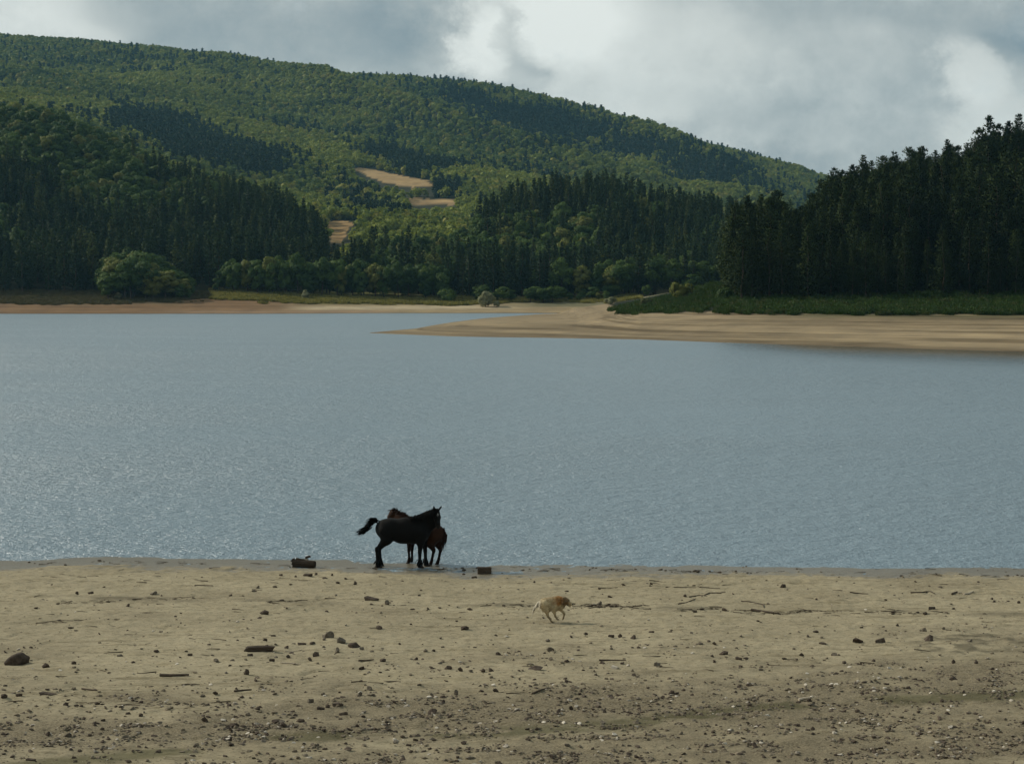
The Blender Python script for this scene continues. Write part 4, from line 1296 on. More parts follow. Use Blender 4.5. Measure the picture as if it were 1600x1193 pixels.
pp.append(np.stack([r.uniform(-60, 1660, 420), 888 + 210 * r.random(420) ** 1.2], -1))
scatter_px('driftwood_litter', tw, np.concatenate(pp), .08, .42, 'dark twigs and bark left in lines on the sand', 'driftwood', 33, .2, .1, (.7, 1.3), .35)


def tube_obj(name, pts, r0, r1, mat, n=6, seed=0):
    r = np.random.default_rng(seed); v, f = [], []
    pts = [np.array(p, float) for p in pts]
    for i, p in enumerate(pts):
        d = pts[min(i + 1, len(pts) - 1)] - pts[max(i - 1, 0)]; d /= np.linalg.norm(d)
        s = np.cross(d, [0, 0, 1]); s /= np.linalg.norm(s); w = np.cross(s, d)
        q = (r0 + (r1 - r0) * i / (len(pts) - 1)) * r.uniform(.85, 1.15)
        for k in range(n):
            a = 6.2832 * k / n; v.append(p + (s * math.cos(a) + w * math.sin(a)) * q)
    m_ = len(pts)
    for i in range(m_ - 1):
        for k in range(n): f.append((i * n + k, i * n + (k + 1) % n, (i + 1) * n + (k + 1) % n, (i + 1) * n + k))
    f.append(tuple(range(n))[::-1]); f.append(tuple(range((m_ - 1) * n, m_ * n)))
    return mesh_list(name, v, f, mat, False)


STICKS = [([(1077, 932), (1092, 930), (1100, 930), (1108, 927), (1126, 926), (1133, 925)], .022, 'stick', 'long thin dark stick slanting up to the right, right of the dog'),
          ([(1060, 944), (1072, 941), (1080, 939), (1087, 936)], .018, 'stick', 'short slanting stick just below the long thin stick'),
          ([(1158, 939), (1170, 940), (1192, 943), (1194, 948)], .016, 'stick', 'bent thin stick hooked down at its right end'),
          ([(1174, 952), (1190, 954), (1209, 957)], .040, 'stick', 'thick dark branch lying in the wrack line'),
          ([(1040, 915), (1055, 916), (1085, 917), (1125, 918)], .018, 'stick', 'straight thin stick lying near the water, right of centre'),
          ([(935, 919), (950, 917), (965, 916)], .016, 'stick', 'short stick lying above the dog'),
          ([(936, 1030), (950, 1030), (978, 1030)], .020, 'stick', 'straight stick above the flat whitish stone'),
          ([(1423, 927), (1440, 928), (1448, 925), (1455, 926), (1460, 929)], .022, 'stick', 'wavy dark stick left of the bleached pieces'),
          ([(1328, 928), (1342, 928), (1356, 929)], .016, 'stick', 'thin straight stick near the water at right'),
          ([(1488, 930), (1493, 927), (1496, 926)], .035, 'stick', 'dark curled root beside the bleached pieces'),
          ([(1497, 929), (1503, 929)], .030, 'pale_wood', 'small bleached stick, left of the two bleached pieces'), ([(1506, 930), (1513, 929), (1521, 925)], .030, 'pale_wood', 'larger bleached stick pointing up to the right'),
          ([(445, 1018), (455, 1017), (472, 1016)], .014, 'pale_wood', 'thin pale stick right of the dark plank'), ([(440, 1036), (455, 1037), (470, 1038)], .016, 'pale_wood', 'thin pale stick below the other pale stick, right of plank'),
          ([(56, 973), (90, 971), (120, 970), (142, 968)], .013, 'stick', 'very thin long stick lying at far left sand'), ([(304, 915), (318, 915), (333, 916)], .022, 'stick', 'short dark stick on the upper sand left of the log'),
          ([(250, 1056), (268, 1057), (295, 1055)], .035, 'stick', 'dark rotten branch on the left sand'), ([(366, 1082), (380, 1080), (393, 1079)], .024, 'stick', 'short dark branch at the gravel edge, left of centre'),
          ([(128, 1076), (140, 1078), (152, 1080)], .018, 'stick', 'short dark stick right of the flat dark slab'), ([(1248, 1093), (1256, 1092), (1266, 1092)], .028, 'pale_wood', 'bleached stick lying in the gravel at right'),
          ([(560, 1032), (572, 1032), (584, 1031)], .020, 'stick', 'greenish dark stick left of the brick shaped stone'), ([(832, 1084), (845, 1080), (857, 1076)], .022, 'stick', 'dark stick slanting in the gravel below the dog')]
for i, (ln, rad, mk, lab) in enumerate(STICKS):
    pts = []
    for px, py in ln:
        x, y, z, s = beach_hit(px, py); pts.append(np.array([x, y, z + rad * .8]))
    c = sum(pts) / len(pts)
    me = tube_obj('stick', [p - c for p in pts], rad, rad * .6, M[mk], 6, 600 + i)
    o = link(bpy.data.objects.new('stick', me)); o.location = c; tag(o, lab, 'stick')


def weathered_box(name, sx, sy, sz, mat, seed, cuts=5, amp=.012, skew=0.0):
    bm = bmesh.new(); bmesh.ops.create_cube(bm, size=1)
    bmesh.ops.bevel(bm, geom=bm.edges[:], offset=.05, segments=1, affect='EDGES')
    bmesh.ops.subdivide_edges(bm, edges=bm.edges[:], cuts=cuts, use_grid_fill=True)
    for v in bm.verts:
        p = v.co.copy()
        q = Vector((p.x * sx, p.y * sy, p.z * sz))
        q.x += skew * p.z
        n = float(fbm(np.array(q.x * 9 + q.z * 31), np.array(q.y * 25 + q.z * 37), seed, 3))
        q += Vector((p.x, p.y, p.z)).normalized() * n * amp * 2
        v.co = q
    me = bpy.data.meshes.new(name); bm.to_mesh(me); bm.free(); me.materials.append(mat)
    return me


x, y, z, s = beach_hit(757, 895)
o = link(bpy.data.objects.new('timber_block', weathered_box('timber_block', .44, .24, .24, M['wood'], 701)))
o.location = (x, y, z + .10); o.rotation_euler = (0, 0, .04); tag(o, 'dark squared timber block lying at the water\'s edge right of the horses', 'timber block')
x, y, z, s = beach_hit(405, 1018)
o = link(bpy.data.objects.new('plank', weathered_box('plank', .63, .16, .12, M['wood'], 702, 6, .012, .08)))
o.location = (x, y, z + .05); o.rotation_euler = (0, 0, .07); tag(o, 'short dark plank lying on the sand left of the rock cluster', 'plank')


def log_mesh(name, L, rad, seed, mat):
    v, f = [], []
    nr, nc = 22, 26
    for i in range(nr):
        t = i / (nr - 1)
        for k in range(nc):
            a = 6.2832 * k / nc
            q = rad * (1 + .05 * math.sin(3 * a + 1) + .10 * float(fbm(np.array(a * 4.), np.array(t * 2.), seed, 3)) + .05 * math.sin(9 * a))
            xx = -L / 2 + L * t
            if i <= 2: xx += .07 * float(fbm(np.array(a * 2.2), np.array(3.), seed + 3, 2)) - (.05 if 1.2 < a < 2.6 else -.02)
            if i >= nr - 2: q *= .93 if i == nr - 1 else 1.0
            q *= 1 + .10 * (1 - t) * max(0, math.sin(a))
            v.append((xx, q * math.cos(a) * .95, q * math.sin(a)))
    for i in range(nr - 1):
        for k in range(nc): f.append((i * nc + k, i * nc + (k + 1) % nc, (i + 1) * nc + (k + 1) % nc, (i + 1) * nc + k))
    # ends: hollow left, rings on the right
    b = len(v)
    for k in range(nc): v.append((-L / 2 + .12, v[k][1] * .6, v[k][2] * .6))
    for k in range(nc): f.append((k, b + k, b + (k + 1) % nc, (k + 1) % nc))
    f.append(tuple(b + k for k in range(nc)))
    e = len(v); base = (nr - 1) * nc
    for k in range(nc): v.append((L / 2 - .015, v[base + k][1] * .8, v[base + k][2] * .8))
    for k in range(nc): f.append((base + k, base + (k + 1) % nc, e + (k + 1) % nc, e + k))
    f.append(tuple(e + k for k in range(nc)))
    return mesh_list(name, v, f, mat)


x, y, z, s = beach_hit(475, 885)
lg = empty('driftwood_log', (x, y, z)); lg.rotation_euler = (0, 0, -.22)
tag(lg, 'short thick dark driftwood log lying at the water\'s edge left of the horses', 'log')
o = link(bpy.data.objects.new('stem', log_mesh('log_stem', .76, .125, 711, M['wood'])), lg); o.location = (0, 0, .11)
o = link(bpy.data.objects.new('bark_slab', weathered_box('bark_slab', .30, .10, .07, M['wood'], 712, 4, .02)), lg); o.location = (-.13, .02, .245); o.rotation_euler = (0, .06, 0)
o = link(bpy.data.objects.new('broken_spur', weathered_box('broken_spur', .10, .10, .16, M['wood'], 713, 3, .02)), lg); o.location = (-.36, .0, .19); o.rotation_euler = (0, -.2, .2)
lw = Matrix.Translation(lg.location) @ Matrix.Rotation(-.22, 4, 'Z')
o = link(bpy.data.objects.new('stone', ROCK['stone_pale'][1])); o.location = lw @ Vector((.08, .03, .262)); o.scale = (.15, .11, .12); tag(o, 'pale lump lying on top of the driftwood log', 'stone')
o = link(bpy.data.objects.new('wood_chunk', rock_mesh('wood_chunk', 716, M['wood'], 3, .55))); o.location = lw @ Vector((.12, .04, .335)); o.scale = (.20, .10, .15); o.rotation_euler = (0, -.32, -.2)
tag(o, 'black pointed chunk resting on the pale lump on the log', 'wood chunk')

# =================================================================== ANIMALS
def surface(field, lo, hi, step):
    """one closed skin round a solid given as a distance field (surface nets)"""
    ax = [np.arange(lo[i], hi[i] + step, step) for i in range(3)]
    G = np.stack(np.meshgrid(*ax, indexing='ij'), -1)
    F = field(G)
    ins = F < 0
    nx, ny, nz = [len(a) for a in ax]
    corner = [(i, j, k) for i in (0, 1) for j in (0, 1) for k in (0, 1)]
    sl = lambda A, o: A[o[0]:nx - 1 + o[0], o[1]:ny - 1 + o[1], o[2]:nz - 1 + o[2]]
    cnt_ = sum(sl(ins, o).astype(int) for o in corner)
    act = (cnt_ > 0) & (cnt_ < 8)
    acc = np.zeros(act.shape + (3,)); num = np.zeros(act.shape)
    for a in range(8):
        for b in range(a + 1, 8):
            o1, o2 = corner[a], corner[b]
            if sum(abs(o1[i] - o2[i]) for i in range(3)) != 1: continue
            f1, f2 = sl(F, o1), sl(F, o2)
            x = (f1 < 0) != (f2 < 0)
            t = np.where(x, f1 / np.where(x, f1 - f2, 1), 0)
            for i in range(3): acc[..., i] += np.where(x, o1[i] + t * (o2[i] - o1[i]), 0)
            num += x
    ids = -np.ones(act.shape, int); ids[act] = np.arange(act.sum())
    I = np.argwhere(act)
    v = np.array(lo) + (I + acc[act] / num[act][:, None]) * step
    faces = []
    for axis in range(3):
        o = [0, 0, 0]; o[axis] = 1
        A = ins[:nx - o[0], :ny - o[1], :nz - o[2]]; B = ins[o[0]:, o[1]:, o[2]:]
        e = np.argwhere(A != B)
        b, c = [(1, 2), (2, 0), (0, 1)][axis]
        e = e[(e[:, b] > 0) & (e[:, c] > 0) & (e[:, b] < [nx, ny, nz][b] - 1) & (e[:, c] < [nx, ny, nz][c] - 1)]
        flip = ins[e[:, 0], e[:, 1], e[:, 2]]
        q = []
        for db, dc in ((1, 1), (0, 1), (0, 0), (1, 0)):
            w = e.copy(); w[:, b] -= db; w[:, c] -= dc; q.append(ids[w[:, 0], w[:, 1], w[:, 2]])
        q = np.stack(q, -1); q[~flip] = q[~flip][:, ::-1]
        faces.append(q)
    f = np.concatenate(faces); f = f[(f >= 0).all(1)]
    return v, f


def solid(parts, kdef=.05):
    """parts: (a, b, ra, rb, (sx, sy, sz), blend)"""
    def field(G):
        D = None
        for a, b, ra, rb, sc, k in parts:
            a, b = np.array(a, float), np.array(b, float); sc = np.array(sc, float)
            P_, A, B = G / sc, a / sc, b / sc
            d = B - A; L = max(float(d @ d), 1e-9)
            t = np.clip(((P_ - A) @ d) / L, 0, 1)
            q = np.linalg.norm(P_ - A - t[..., None] * d, axis=-1) - (ra + (rb - ra) * t)
            q = q * float(min(sc))
            if D is None: D = q
            else:
                k = k or kdef
                h = np.clip(.5 + .5 * (D - q) / k, 0, 1)
                D = D * (1 - h) + q * h - k * h * (1 - h)
        return D
    return field


def body_mesh(name, parts, step, pad=.12):
    pts = np.array([p for q in parts for p in (q[0], q[1])]); rr = max(max(q[2], q[3]) for q in parts)
    r_each = np.array([r_ for q in parts for r_ in (q[2], q[3])])[:, None]
    lo, hi = (pts - r_each * 1.1).min(0) - step * 3, (pts + r_each * 1.1).max(0) + step * 3
    return surface(solid(parts), lo, hi, step)


def hair(name, roots, seed, per, length, width, curl, mat, spreadv=.03, seg=4):
    """roots: (point, direction, length factor); tapered locks that curve down"""
    r = np.random.default_rng(seed); v, f = [], []
    for p, d, lf in roots:
        for _ in range(per):
            q = np.array(p, float) + r.normal(size=3) * spreadv
            dd = np.array(d, float) + r.normal(size=3) * .16; dd /= np.linalg.norm(dd)
            L = length * lf * r.uniform(.7, 1.15)
            side = np.cross(dd, rnd_dir(r)); side /= np.linalg.norm(side) + 1e-9
            b = len(v)
            for i in range(seg + 1):
                w = width * (1 - (i / seg) ** 1.5) * .5 + .001
                v.append(q - side * w); v.append(q + side * w)
                dd = dd + np.array(curl) / seg; dd /= np.linalg.norm(dd)
                q = q + dd * L / seg
            for i in range(seg): f.append((b + 2 * i, b + 2 * i + 1, b + 2 * i + 3, b + 2 * i + 2))
    return mesh_np(name, v, f, mat)


def path_roots(pts, n, dirs, lf=(1, 1)):
    pts = np.array(pts, float); dirs = np.array(dirs, float)
    out = []
    for i in range(n):
        t = i / (n - 1) * (len(pts) - 1); k = min(int(t), len(pts) - 2); u_ = t - k
        out.append((pts[k] * (1 - u_) + pts[k + 1] * u_, dirs[k] * (1 - u_) + dirs[k + 1] * u_, lf[0] + (lf[1] - lf[0]) * i / (n - 1)))
    return out


def mat_coat(name, rough=.7, spec=.08):
    t = NT(name, rough, spec)
    t.p.inputs['Sheen Weight'].default_value = .04
    a = t.new('ShaderNodeAttribute'); a.attribute_name = 'coat'
    n = t.noise(t.obj(), 14, 4, .6, (.5, 1, 1))
    t.color(t.mix(t.remap(n, .35, .65, 0, .35), a.outputs['Color'], t.mix(1.0, a.outputs['Color'], (.55, .55, .55, 1), 'MULTIPLY')))
    t.bump(t.noise(t.obj(), 60, 3, .6, (.3, 1, 1)), .25, .01)
    return t.m


M['coat'] = mat_coat('horse_coat'); M['fur'] = mat_coat('dog_fur', .85, .1)
M['black_hair'] = mat_plain('black_hair', (.004, .004, .004), (.008, .008, .007), 9, .8, 0, None, (1, 1, 1), .05)
M['bay_hair'] = mat_plain('bay_hair', (.012, .005, .003), (.030, .011, .006), 9, .7)
M['hoof'] = mat_plain('hoof_horn', (.018, .016, .014), (.035, .030, .025), 9, .6)
M['eye'] = mat_plain('eye_dark', (.004, .003, .003), (.008, .006, .005), 9, .15)
M['nose'] = mat_plain('nose_dark', (.008, .007, .007), (.014, .012, .012), 9, .45)


def ball(name, c, r_, mat, sc=(1, 1, 1)):
    bm = bmesh.new(); bmesh.ops.create_icosphere(bm, subdivisions=2, radius=1)
    for v in bm.verts: v.co = Vector((c[0] + v.co.x * r_ * sc[0], c[1] + v.co.y * r_ * sc[1], c[2] + v.co.z * r_ * sc[2]))
    me = bpy.data.meshes.new(name); bm.to_mesh(me); bm.free(); me.materials.append(mat)
    me.polygons.foreach_set('use_smooth', [True] * len(me.polygons))
    return me


def hoof_mesh(c, r_, h, fwd, mat):
    """a flared cone with a flat sole"""
    v, f, n = [], [], 12
    for lev, (q, z, o) in enumerate(((1.12, 0, .02), (1.0, h * .5, .008), (.80, h, -.006))):
        for k in range(n):
            a = 6.2832 * k / n; v.append((c[0] + fwd[0] * o + r_ * q * math.cos(a), c[1] + fwd[1] * o + r_ * q * math.sin(a), z))
    for l in range(2):
        for k in range(n): f.append((l * n + k, l * n + (k + 1) % n, (l + 1) * n + (k + 1) % n, (l + 1) * n + k))
    f.append(tuple(range(n))[::-1]); f.append(tuple(range(2 * n, 3 * n)))
    return mesh_list('hoof', v, f, mat, True)


E1 = (1, 1, 1)


def horse(name, root_loc, rz, J, coat, mats, label):
    """J: joints in metres, x forward, z up from the ground"""
    B = (1, .86, 1)
    parts = [((J['chest'][0], 0, J['chest'][1]), (J['mid'][0], 0, J['mid'][1]), J['chest'][2], J['mid'][2], (1, .74, 1), .1),
             ((J['mid'][0], 0, J['mid'][1]), (J['flank'][0], 0, J['flank'][1]), J['mid'][2], J['flank'][2], (1, .80, 1), .1),
             ((J['flank'][0], 0, J['flank'][1]), (J['croup'][0], 0, J['croup'][1]), J['flank'][2], J['croup'][2], (1, .86, 1), .1),
             ((J['chest'][0] - .05, 0, J['chest'][1] + .02), J['breast'], J['chest'][2] * .85, J['breast_r'], (1, .78, 1), .1),
             (J['withers'][0], J['withers'][1], .10, .10, (1, .7, 1), .14)]
    for a, b, ra, rb in J['neck']: parts.append((a, b, ra, rb, (1, .62, 1), .09))
    for a, b, ra, rb in J['head']: parts.append((a, b, ra, rb, E1, .05))
    for a, b, ra, rb in J['ears']: parts.append((a, b, ra, rb, E1, .015))
    for leg in J['hind']:
        hip, st, hk, ft, hf = leg
        parts += [(hip, st, J['hr'][0], J['hr'][1], E1, .1), (st, hk, J['hr'][2], J['hr'][3], E1, .07), (hk, ft, J['hr'][4], J['hr'][5], E1, .03), (ft, (hf[0], hf[1], .07), J['hr'][6], J['hr'][7], E1, .03),
                  ((hk[0] - .03, hk[1], hk[2] + .06), (hk[0], hk[1], hk[2] - .03), .04, .05, E1, .03)]
    for leg in J['fore']:
        sh, el, kn, ft, hf = leg
        parts += [(sh, el, J['fr'][0], J['fr'][1], E1, .1), (el, kn, J['fr'][2], J['fr'][3], E1, .06), (kn, ft, J['fr'][4], J['fr'][5], E1, .03), (ft, (hf[0], hf[1], .07), J['fr'][6], J['fr'][7], E1, .03)]
    v, f = body_mesh(name, parts, .022)
    me = mesh_np(name + '_body', v, f, M['coat'], True)
    vcol(me, 'coat', coat(v))
    root = empty(name, root_loc, rz); tag(root, label, 'horse')
    link(bpy.data.objects.new('body', me), root)
    for leg in J['hind'] + J['fore']:
        hf = leg[4]
        link(bpy.data.objects.new('hoof', hoof_mesh((hf[0] + .015, hf[1]), J['hoof_r'], .085, (1, 0), M['hoof'])), root)
    for e in J['eyes']: link(bpy.data.objects.new('eye', ball('eye', e, .021, M['eye'])), root)
    link(bpy.data.objects.new('mane', hair('mane', J['mane'], 41, 16, J['mane_len'], .035, (0, -.15, -1.5), mats, .025)), root)
    link(bpy.data.objects.new('forelock', hair('forelock', J['forelock'], 43, 22, .20, .025, (0, 0, -1.3), mats, .025)), root)
    link(bpy.data.objects.new('tail', hair('tail', J['tail'], 42, J['tail_n'], J['tail_len'], .035, J['tail_curl'], mats, J.get('tail_sp', .035))), root)
    if 'feather' in J:
        link(bpy.data.objects.new('feather', hair('feather', J['feather'], 44, 14, .17, .035, (0, 0, -1.2), mats, .035, 3)), root)
    return root


# --- the black horse: side on, facing right, head turned to the camera
bx, by_, bz, bs = beach_hit(629, 884.6)
hl = [((-.58, y0 * .9, 1.18), (-.50, y0, .92), (hx - .02 + dx, y0, .58), (hx + dx, y0, .20), (hx + .02 + dx, y0, 0)) for y0, hx, dx in ((-.15, -.79, -.01), (.15, -.78, .03))]
fl = [((.62, -.17, 1.15), (.60, -.17, .84), (.575, -.16, .50), (.57, -.15, .20), (.575, -.15, 0)), ((.66, .16, 1.15), (.70, .17, .84), (.735, .16, .50), (.745, .15, .20), (.765, .15, 0))]
JB = dict(chest=(.46, 1.16, .405), mid=(0, 1.175, .385), flank=(-.38, 1.25, .325), croup=(-.57, 1.25, .315), breast=(.64, 0, 1.20), breast_r=.27, withers=((.12, 0, 1.47), (.36, 0, 1.49)),
          neck=[((.52, 0, 1.36), (.82, -.01, 1.56), .30, .235), ((.82, -.01, 1.56), (1.06, -.05, 1.76), .235, .16), ((.62, 0, 1.26), (.95, -.03, 1.45), .24, .20)],
          head=[((1.09, -.07, 1.80), (1.15, -.20, 1.66), .125, .112), ((1.15, -.20, 1.66), (1.175, -.33, 1.44), .10, .072), ((1.175, -.33, 1.44), (1.18, -.37, 1.37), .075, .066), ((1.10, -.10, 1.66), (1.14, -.22, 1.54), .10, .075)],
          ears=[((1.04, -.06, 1.90), (1.035, -.08, 1.97), .032, .028), ((1.035, -.08, 1.97), (1.03, -.09, 2.02), .028, .010), ((1.20, -.05, 1.89), (1.255, -.06, 1.96), .034, .030), ((1.255, -.06, 1.96), (1.305, -.06, 2.02), .030, .010)],
          hind=hl, fore=fl, hr=(.20, .175, .165, .068, .064, .058, .075, .095), fr=(.19, .13, .105, .066, .060, .052, .068, .088), hoof_r=.088,
          eyes=[(1.055, -.20, 1.72), (1.235, -.19, 1.72)],
          mane=path_roots([(.30, -.02, 1.60), (.60, -.06, 1.70), (.85, -.09, 1.80), (1.03, -.10, 1.90)], 22, [(-.1, -.5, .3), (-.05, -.6, .3), (0, -.6, .3), (.05, -.6, .2)], (.7, 1.15)), mane_len=.36,
          forelock=[((1.12, -.14, 1.90), (.05, -.5, .3), 1.0)],
          tail=path_roots([(-.82, 0, 1.53), (-.93, 0, 1.525), (-1.03, 0, 1.43), (-1.12, 0, 1.29), (-1.22, 0, 1.17)], 14, [(-1, 0, .25), (-1, 0, -.35), (-.75, 0, -.9), (-.75, 0, -.75), (-1, 0, -.2)], (.75, 1.0)), tail_n=26, tail_len=.30, tail_curl=(-.5, 0, -.15),
          feather=[((hx_ - .03, y_ , .24), (-.45, 0, -.5), 1.0) for hx_, y_ in ((-.80, -.15), (-.75, .15), (.57, -.15), (.75, .15))] + [((hx_ + .04, y_ - .05, .16), (.35, -.2, -.6), .7) for hx_, y_ in ((-.80, -.15), (-.75, .15), (.57, -.15), (.75, .15))])


def coat_black(v):
    c = np.tile(np.array([.0055, .0052, .005]), (len(v), 1))
    star = np.exp(-(((v[:, 0] - 1.165) / .022) ** 2 + ((v[:, 2] - 1.755) / .034) ** 2)) * (v[:, 1] < -.18)
    c += star[:, None] * np.array([.55, .53, .5])
    mz = np.clip((1.46 - v[:, 2]) / .08, 0, 1) * (v[:, 0] > 1.05) * (v[:, 1] < -.2)
    return c + mz[:, None] * np.array([.010, .007, .005])


horse('horse', (bx, by_, bz - .01), 0, JB, coat_black, M['black_hair'], 'black heavy horse with a white star, lifted tail and head turned to the camera')

# --- the bay horse behind it, facing left and away from us a little
yaw = math.pi - R(27)
ox, oy = bx + .63, by_ + .58
H2 = dict(chest=(.36, 1.02, .30), mid=(0, 1.03, .295), flank=(-.34, 1.07, .275), croup=(-.52, 1.08, .275), breast=(.50, 0, 1.05), breast_r=.20, withers=((.12, 0, 1.25), (.30, 0, 1.28)),
          neck=[((.42, 0, 1.17), (.76, 0, 1.42), .245, .205), ((.76, 0, 1.42), (1.10, 0, 1.60), .205, .14), ((.56, 0, 1.10), (.98, 0, 1.36), .20, .15)],
          head=[((1.15, 0, 1.61), (1.235, 0, 1.49), .112, .105), ((1.235, 0, 1.49), (1.29, 0, 1.24), .092, .064), ((1.29, 0, 1.24), (1.295, 0, 1.17), .066, .058), ((1.13, 0, 1.48), (1.22, 0, 1.36), .095, .065)],
          ears=[((1.11, .075, 1.69), (1.11, .095, 1.76), .028, .024), ((1.11, .095, 1.76), (1.11, .11, 1.80), .024, .008), ((1.11, -.075, 1.69), (1.11, -.095, 1.76), .028, .024), ((1.11, -.095, 1.76), (1.11, -.11, 1.80), .024, .008)],
          hind=[((-.50, .14, 1.0), (-.36, .16, .80), (-.49, .13, .50), (-.42, .13, .18), (-.38, .13, 0)), ((-.52, -.14, 1.0), (-.42, -.16, .80), (-.60, -.13, .50), (-.53, -.13, .18), (-.49, -.13, 0))],
          fore=[((.44, .13, .98), (.44, .13, .74), (.46, .12, .44), (.45, .12, .16), (.47, .12, 0)), ((.44, -.13, .98), (.45, -.13, .74), (.48, -.12, .44), (.48, -.12, .16), (.50, -.12, 0))],
          hr=(.225, .19, .165, .056, .050, .044, .050, .060), fr=(.15, .10, .082, .052, .046, .040, .046, .058), hoof_r=.062,
          eyes=[(1.22, .098, 1.54), (1.22, -.098, 1.54)],
          mane=path_roots([(.30, 0, 1.42), (.58, 0, 1.54), (.85, 0, 1.65), (1.06, 0, 1.73)], 16, [(-.3, .4, .5), (-.3, .4, .5), (-.2, .4, .5), (0, .4, .5)], (.7, 1.0)), mane_len=.20,
          forelock=[((1.18, 0, 1.72), (.6, 0, .05), .7)],
          tail=path_roots([(-.755, -.03, 1.22), (-.79, -.03, 1.08), (-.775, -.03, .92)], 9, [(-.3, 0, -1), (.05, 0, -1), (.1, 0, -1)], (.9, 1.2)), tail_n=18, tail_len=.34, tail_curl=(.1, 0, -.8), tail_sp=.025)


def coat_bay(v):
    body = np.array([.034, .0145, .007]); leg = np.array([.008, .005, .004])
    k = np.clip((.78 - v[:, 2]) / .3, 0, 1)[:, None] * (v[:, 0] < .9)[:, None]
    return body * (1 - .75 * k) + leg * .75 * k


horse('horse', (ox, oy, float(beach_z(ox, oy)) - .01), yaw, H2, coat_bay, M['bay_hair'], 'smaller reddish brown horse standing behind the black horse, head over its back')

# --- the dog, running to the right
dx_, dy_, dz_, ds = beach_hit(861, 971)
DP = [((.15, 0, .475), (-.02, 0, .485), .155, .130, (1, .72, 1), .08), ((-.02, 0, .485), (-.16, 0, .495), .128, .118, (1, .74, 1), .08), ((.20, 0, .50), (.27, 0, .48), .135, .105, (1, .75, 1), .08),
      ((.20, 0, .55), (.34, 0, .555), .105, .080, (1, .85, 1), .06), ((.35, -.01, .565), (.405, -.02, .555), .084, .074, E1, .04), ((.41, -.02, .53), (.515, -.03, .475), .052, .036, E1, .03), ((.41, -.02, .475), (.485, -.03, .41), .032, .020, E1, .02),
      ((.325, -.075, .63), (.325, -.115, .53), .024, .036, E1, .012), ((.335, .065, .63), (.345, .10, .55), .024, .034, E1, .012),
      # hind legs
      ((-.17, -.075, .47), (-.11, -.085, .30), .100, .062, E1, .06), ((-.11, -.085, .30), (-.075, -.08, .165), .056, .028, E1, .03), ((-.075, -.08, .165), (.015, -.08, .035), .026, .020, E1, .02), ((.015, -.08, .03), (.06, -.08, .018), .022, .018, E1, .02),
      ((-.17, .075, .47), (-.06, .085, .31), .095, .058, E1, .06), ((-.06, .085, .31), (-.11, .08, .20), .05, .028, E1, .03), ((-.11, .08, .20), (-.04, .08, .085), .025, .02, E1, .02), ((-.04, .08, .085), (.0, .08, .07), .022, .018, E1, .02),
      # fore legs, both off the ground
      ((.16, -.08, .46), (.075, -.085, .31), .085, .052, E1, .05), ((.075, -.085, .31), (.115, -.08, .165), .044, .025, E1, .025), ((.115, -.08, .165), (.165, -.08, .095), .023, .022, E1, .02), ((.165, -.08, .095), (.195, -.08, .085), .023, .017, E1, .02),
      ((.20, .08, .45), (.245, .085, .315), .080, .05, E1, .05), ((.245, .085, .315), (.335, .08, .205), .044, .027, E1, .025), ((.335, .08, .205), (.305, .08, .095), .026, .021, E1, .02), ((.305, .08, .095), (.295, .08, .055), .022, .018, E1, .02),
      # tail core
      ((-.22, 0, .54), (-.33, 0, .48), .038, .034, E1, .04), ((-.33, 0, .48), (-.42, 0, .37), .032, .024, E1, .03), ((-.42, 0, .37), (-.46, 0, .24), .022, .010, E1, .03)]


def coat_dog(v):
    x, z = v[:, 0], v[:, 2]
    cream = np.array([.62, .50, .30]); rust = np.array([.30, .135, .038]); tan = np.array([.30, .20, .105]); dark = np.array([.10, .07, .04])
    k = np.clip(np.exp(-(((x - .215) / .10) ** 2 + ((z - .60) / .13) ** 2)) * 1.5, 0, 1)
    k = np.clip(k + .55 * fbm(x * 14, z * 14, 91, 2), 0, 1) * (x < .33)
    c = cream * (1 - k)[:, None] + rust * k[:, None]
    k2 = np.clip(fbm(x * 9 + z * 6, z * 5, 97, 2) * 2.2, 0, .38) * (z > .42) * (x > -.12) * (x < .3); c = c * (1 - k2)[:, None] + np.array([.30, .17, .065]) * k2[:, None]
    hd = np.clip((x - .30) / .05, 0, 1)[:, None] * (z > .38)[:, None]; c = c * (1 - hd) + tan * .55 * hd
    chin = np.exp(-(((x - .43) / .05) ** 2 + ((z - .435) / .03) ** 2)); c = c * (1 - .85 * chin)[:, None]
    ear = np.clip(1 - np.abs(x - .33) / .035, 0, 1) * (np.abs(v[:, 1]) > .06) * (z > .48); c = c * (1 - ear[:, None] * .9) + rust * .30 * ear[:, None] * .9
    mz = np.clip((x - .42) / .05, 0, 1)[:, None] * (z > .38)[:, None]; c = c * (1 - .5 * mz) + cream * .5 * mz
    lg = np.clip((.32 - z) / .16, 0, 1)[:, None] * (x > -.2)[:, None]; c = c * (1 - .7 * lg) + dark * .7 * lg
    tl = np.clip((-.22 - x) / .05, 0, 1)[:, None]; return c * (1 - tl) + np.array([.56, .50, .38]) * tl


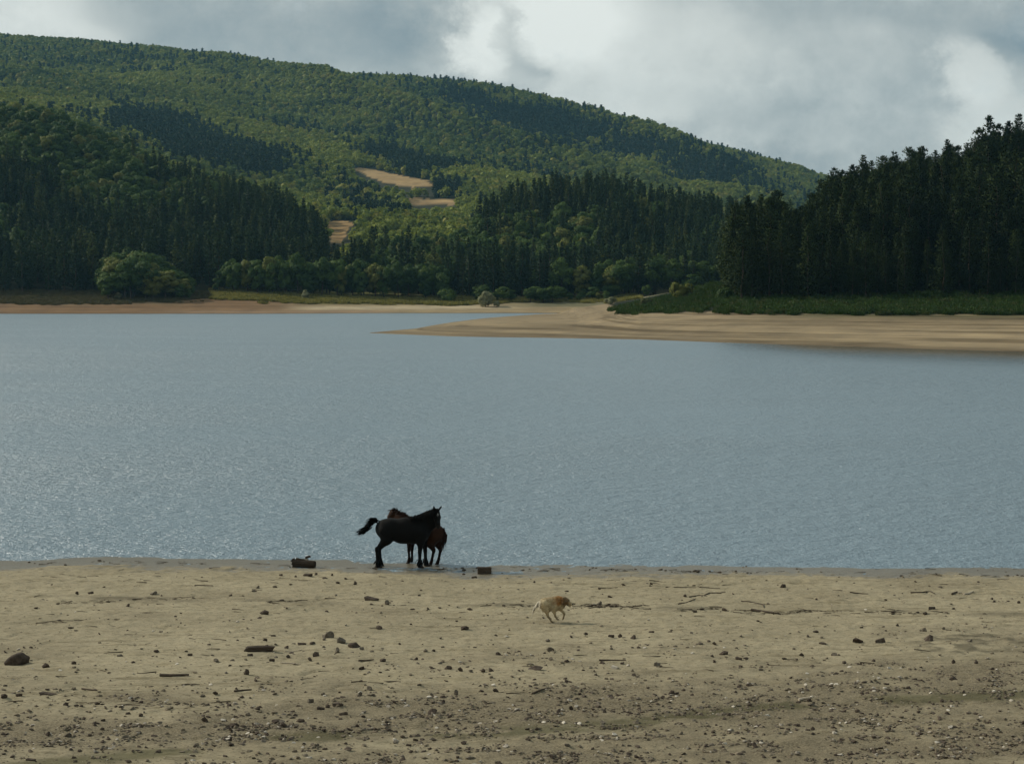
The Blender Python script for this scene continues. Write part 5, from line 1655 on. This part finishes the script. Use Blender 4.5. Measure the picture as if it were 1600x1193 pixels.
v, f = body_mesh('dog', DP, .012)
fl_ = .55 * fbm(v[:, 0] * 22, v[:, 2] * 22 + v[:, 1] * 13, 93, 3)
me = mesh_np('dog_body', v, f, M['fur'], True)
nv = np.zeros((len(v), 3), np.float32); me.vertices.foreach_get('co', nv.ravel()); nn = np.array([q.normal[:] for q in me.vertices])
v2 = (v + nn * (fl_ * .012)[:, None]).astype(np.float32); me.vertices.foreach_set('co', v2.ravel()); me.update()
vcol(me, 'coat', coat_dog(v))
dog = empty('dog', (dx_, dy_, dz_), -.06); tag(dog, 'cream and rust shaggy dog running to the right across the sand', 'dog')
link(bpy.data.objects.new('body', me), dog)
# the coat's longer locks: on the back, the belly, the breeches and the tail
rr = np.random.default_rng(95)
pick = rr.choice(len(v), 3200, replace=False)
pick = [i for i in pick if v[i, 2] > .30 - .12 * (v[i, 0] < -.26) and not (v[i, 0] > .36)]
hv, hf = [], []
hc = []
cc = coat_dog(v)
for i in pick:
    n = nn[i]; d = n * .55 + np.array([-.75, 0, -.45]); d /= np.linalg.norm(d)
    tail_ = v[i, 0] < -.26
    L = (.10 if tail_ else .044) * rr.uniform(.6, 1.3)
    if tail_: d = np.array([-.3, n[1] * .5, -.75]); d /= np.linalg.norm(d)
    s = np.cross(d, n); s /= np.linalg.norm(s) + 1e-9
    b = len(hv); p = v2[i]
    hv += [p - s * .011, p + s * .011, p + d * L]; hf.append((b, b + 1, b + 2)); hc += [cc[i] * rr.uniform(.75, 1.15)] * 3
me = mesh_np('dog_coat', hv, hf, M['fur']); vcol(me, 'coat', np.array(hc))
link(bpy.data.objects.new('shaggy_coat', me), dog)
link(bpy.data.objects.new('nose', ball('nose', (.545, -.03, .478), .024, M['nose'])), dog)
for s_ in (-1, 1): link(bpy.data.objects.new('eye', ball('eye', (.455, -.02 + s_ * .055, .575), .016, M['eye'])), dog)

# =================================================================== HAZE (the sky stays outside it)
hz = NT('haze_air')
hz.N.remove(hz.p)
pv = hz.new('ShaderNodeVolumePrincipled')
pv.inputs['Color'].default_value = (.34, .74, 1.0, 1); pv.inputs['Density'].default_value = 5.0e-5; pv.inputs['Anisotropy'].default_value = .15
hz.L.new(pv.outputs[0], hz.out.inputs['Volume'])
bm = bmesh.new(); bmesh.ops.create_cube(bm, size=1)
for q in bm.verts: q.co = Vector((q.co.x * 7000, 1800 + q.co.y * 4200, 228 + q.co.z * 464))
me = bpy.data.meshes.new('haze'); bm.to_mesh(me); bm.free(); me.materials.append(hz.m)
o = link(bpy.data.objects.new('haze', me)); tag(o, 'thin blue haze over the lake and hills', 'haze', None, 'stuff')
